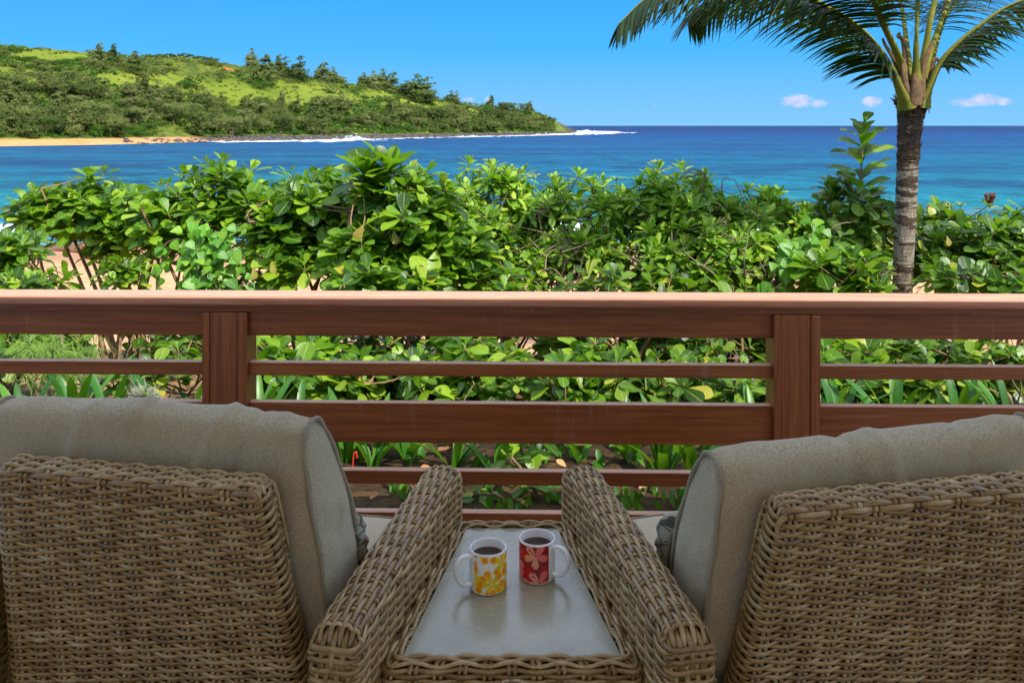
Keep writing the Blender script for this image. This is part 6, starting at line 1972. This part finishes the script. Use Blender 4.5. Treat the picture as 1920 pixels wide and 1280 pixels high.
# big left frond, rachis leaving the frame and its leaflets hanging back into it
frond([Q(1701, 200, -.10), Q(1690, 175, -.13), Q(1672, 131, -.15), Q(1640, 84, -.17), Q(1565, 22, -.2), Q(1450, -22, -.3), Q(1330, -34, -.4), Q(1225, -10, -.5), Q(1160, 45, -.55)], .15, .006, 0, .56, 124, .16, 31, lean=-.55, leaf_from=.21)
frond([Q(1706, 195, .06), Q(1680, 140, .2), Q(1610, 50, .5), Q(1500, -12, .9), Q(1400, -22, 1.3), Q(1330, 0, 1.6), Q(1290, 40, 1.8)], .12, .006, 0, .66, 104, .16, 32, lean=-.5, leaf_from=.24)
frond([Q(1704, 180, -.04), Q(1690, 120, -.1), Q(1658, 50, -.2), Q(1630, -10, -.35), Q(1560, -80, -.6), Q(1450, -110, -.8), Q(1350, -80, -1.0)], .13, .006, 0, .72, 80, .16, 33, lean=-.4, leaf_from=.33)
# right frond
frond([Q(1730, 200, -.09), Q(1741, 168, -.12), Q(1759, 126, -.14), Q(1785, 92, -.16), Q(1832, 52, -.2), Q(1900, 8, -.25), Q(1990, -12, -.35), Q(2090, 10, -.45), Q(2170, 80, -.5)], .14, .006, 0, .46, 92, .18, 34, lean=-.4, leaf_from=.24)
frond([Q(1728, 190, .10), Q(1745, 120, .25), Q(1780, 20, .6), Q(1850, -40, 1.0), Q(1960, -60, 1.4), Q(2060, -20, 1.8)], .10, .006, 0, .60, 70, .18, 35, lean=-.3, leaf_from=.32)
# upright young fronds in the middle
frond([Q(1718, 150, -.13), Q(1718, 90, -.15), Q(1721, 0, -.18), Q(1726, -110, -.35), Q(1760, -260, -.9), Q(1790, -300, -1.6)], .085, .03, 0, .55, 50, .18, 36, lean=.0, leaf_from=.45)
frond([Q(1724, 165, -.05), Q(1736, 90, -.03), Q(1752, 5, .02), Q(1790, -100, .2), Q(1850, -220, .5), Q(1930, -260, .9)], .12, .02, 0, .55, 50, .2, 37, lean=.0, leaf_from=.42)
frond([Q(1722, 170, .02), Q(1745, 95, .08), Q(1776, 10, .25), Q(1800, -50, .7), Q(1800, -90, 1.5), Q(1780, -40, 2.2)], .10, .008, 0, .55, 60, .2, 38, lean=-.2, leaf_from=.33)
frond([Q(1712, 170, .1), Q(1702, 100, .3), Q(1690, 10, .7), Q(1670, -50, 1.3), Q(1650, -45, 2.0), Q(1640, 0, 2.6)], .09, .008, 0, .6, 66, .2, 39, lean=-.2, leaf_from=.33)
# brown sheaths, a cut stub and a dead spathe round the heart of the crown
sh = []
for (pts, w_) in (([Q(1703, 190, -.13), Q(1698, 160, -.15), Q(1694, 125, -.13), Q(1696, 112, -.11)], .03), ([Q(1728, 185, -.15), Q(1730, 150, -.15), Q(1735, 115, -.14), Q(1748, 80, -.12)], .028),
                  ([Q(1716, 196, -.14), Q(1717, 178, -.15), Q(1718, 155, -.15), Q(1719, 140, -.14)], .062), ([Q(1733, 180, -.06), Q(1740, 165, -.08), Q(1752, 112, -.08), Q(1762, 120, -.1), Q(1750, 140, -.1)], .022),
                  ([Q(1690, 150, -.08), Q(1676, 112, -.06), Q(1660, 85, -.04), Q(1655, 72, -.04)], .02), ([Q(1700, 140, -.1), Q(1694, 80, -.1), Q(1684, 68, -.1), Q(1688, 62, -.1)], .022)):
    P = smooth_path(pts, 16)
    sh.append(sweep(P - poff, np.tile([0, -1.0, 0], (16, 1)), 2, 1.2, 8, taper=np.linspace(w_, w_ * .45, 16)))
r = np.random.default_rng(91)
for k in range(80):      # woven brown matting round the leaf bases
    a = r.uniform(PI * 1.02, PI * 1.98); y0_ = r.uniform(150, 205); rad = np.interp(y0_, [150, 205], [.085, .105])
    c = Q(1714 + r.normal(0, 2), y0_); ou = np.array([math.cos(a), math.sin(a), 0])
    tw = r.normal(0, .5)
    t_ = np.array([-math.sin(a) * tw, math.cos(a) * tw, 1.0]); ln = r.uniform(.04, .12)
    P = np.array([c + ou * rad - t_ * ln * .5, c + ou * (rad + .006), c + ou * (rad + r.uniform(.0, .02)) + t_ * ln * .5])
    sh.append(sweep(P - poff, np.tile(ou, (3, 1)), 2, .5, 8, taper=np.array([.008, .011, .002]) * r.uniform(.7, 1.6)))
V, F_ = merge(sh); mobj('sheath', mesh_data('sheath', V, F_, True, (M_SHEATH,)), palm)
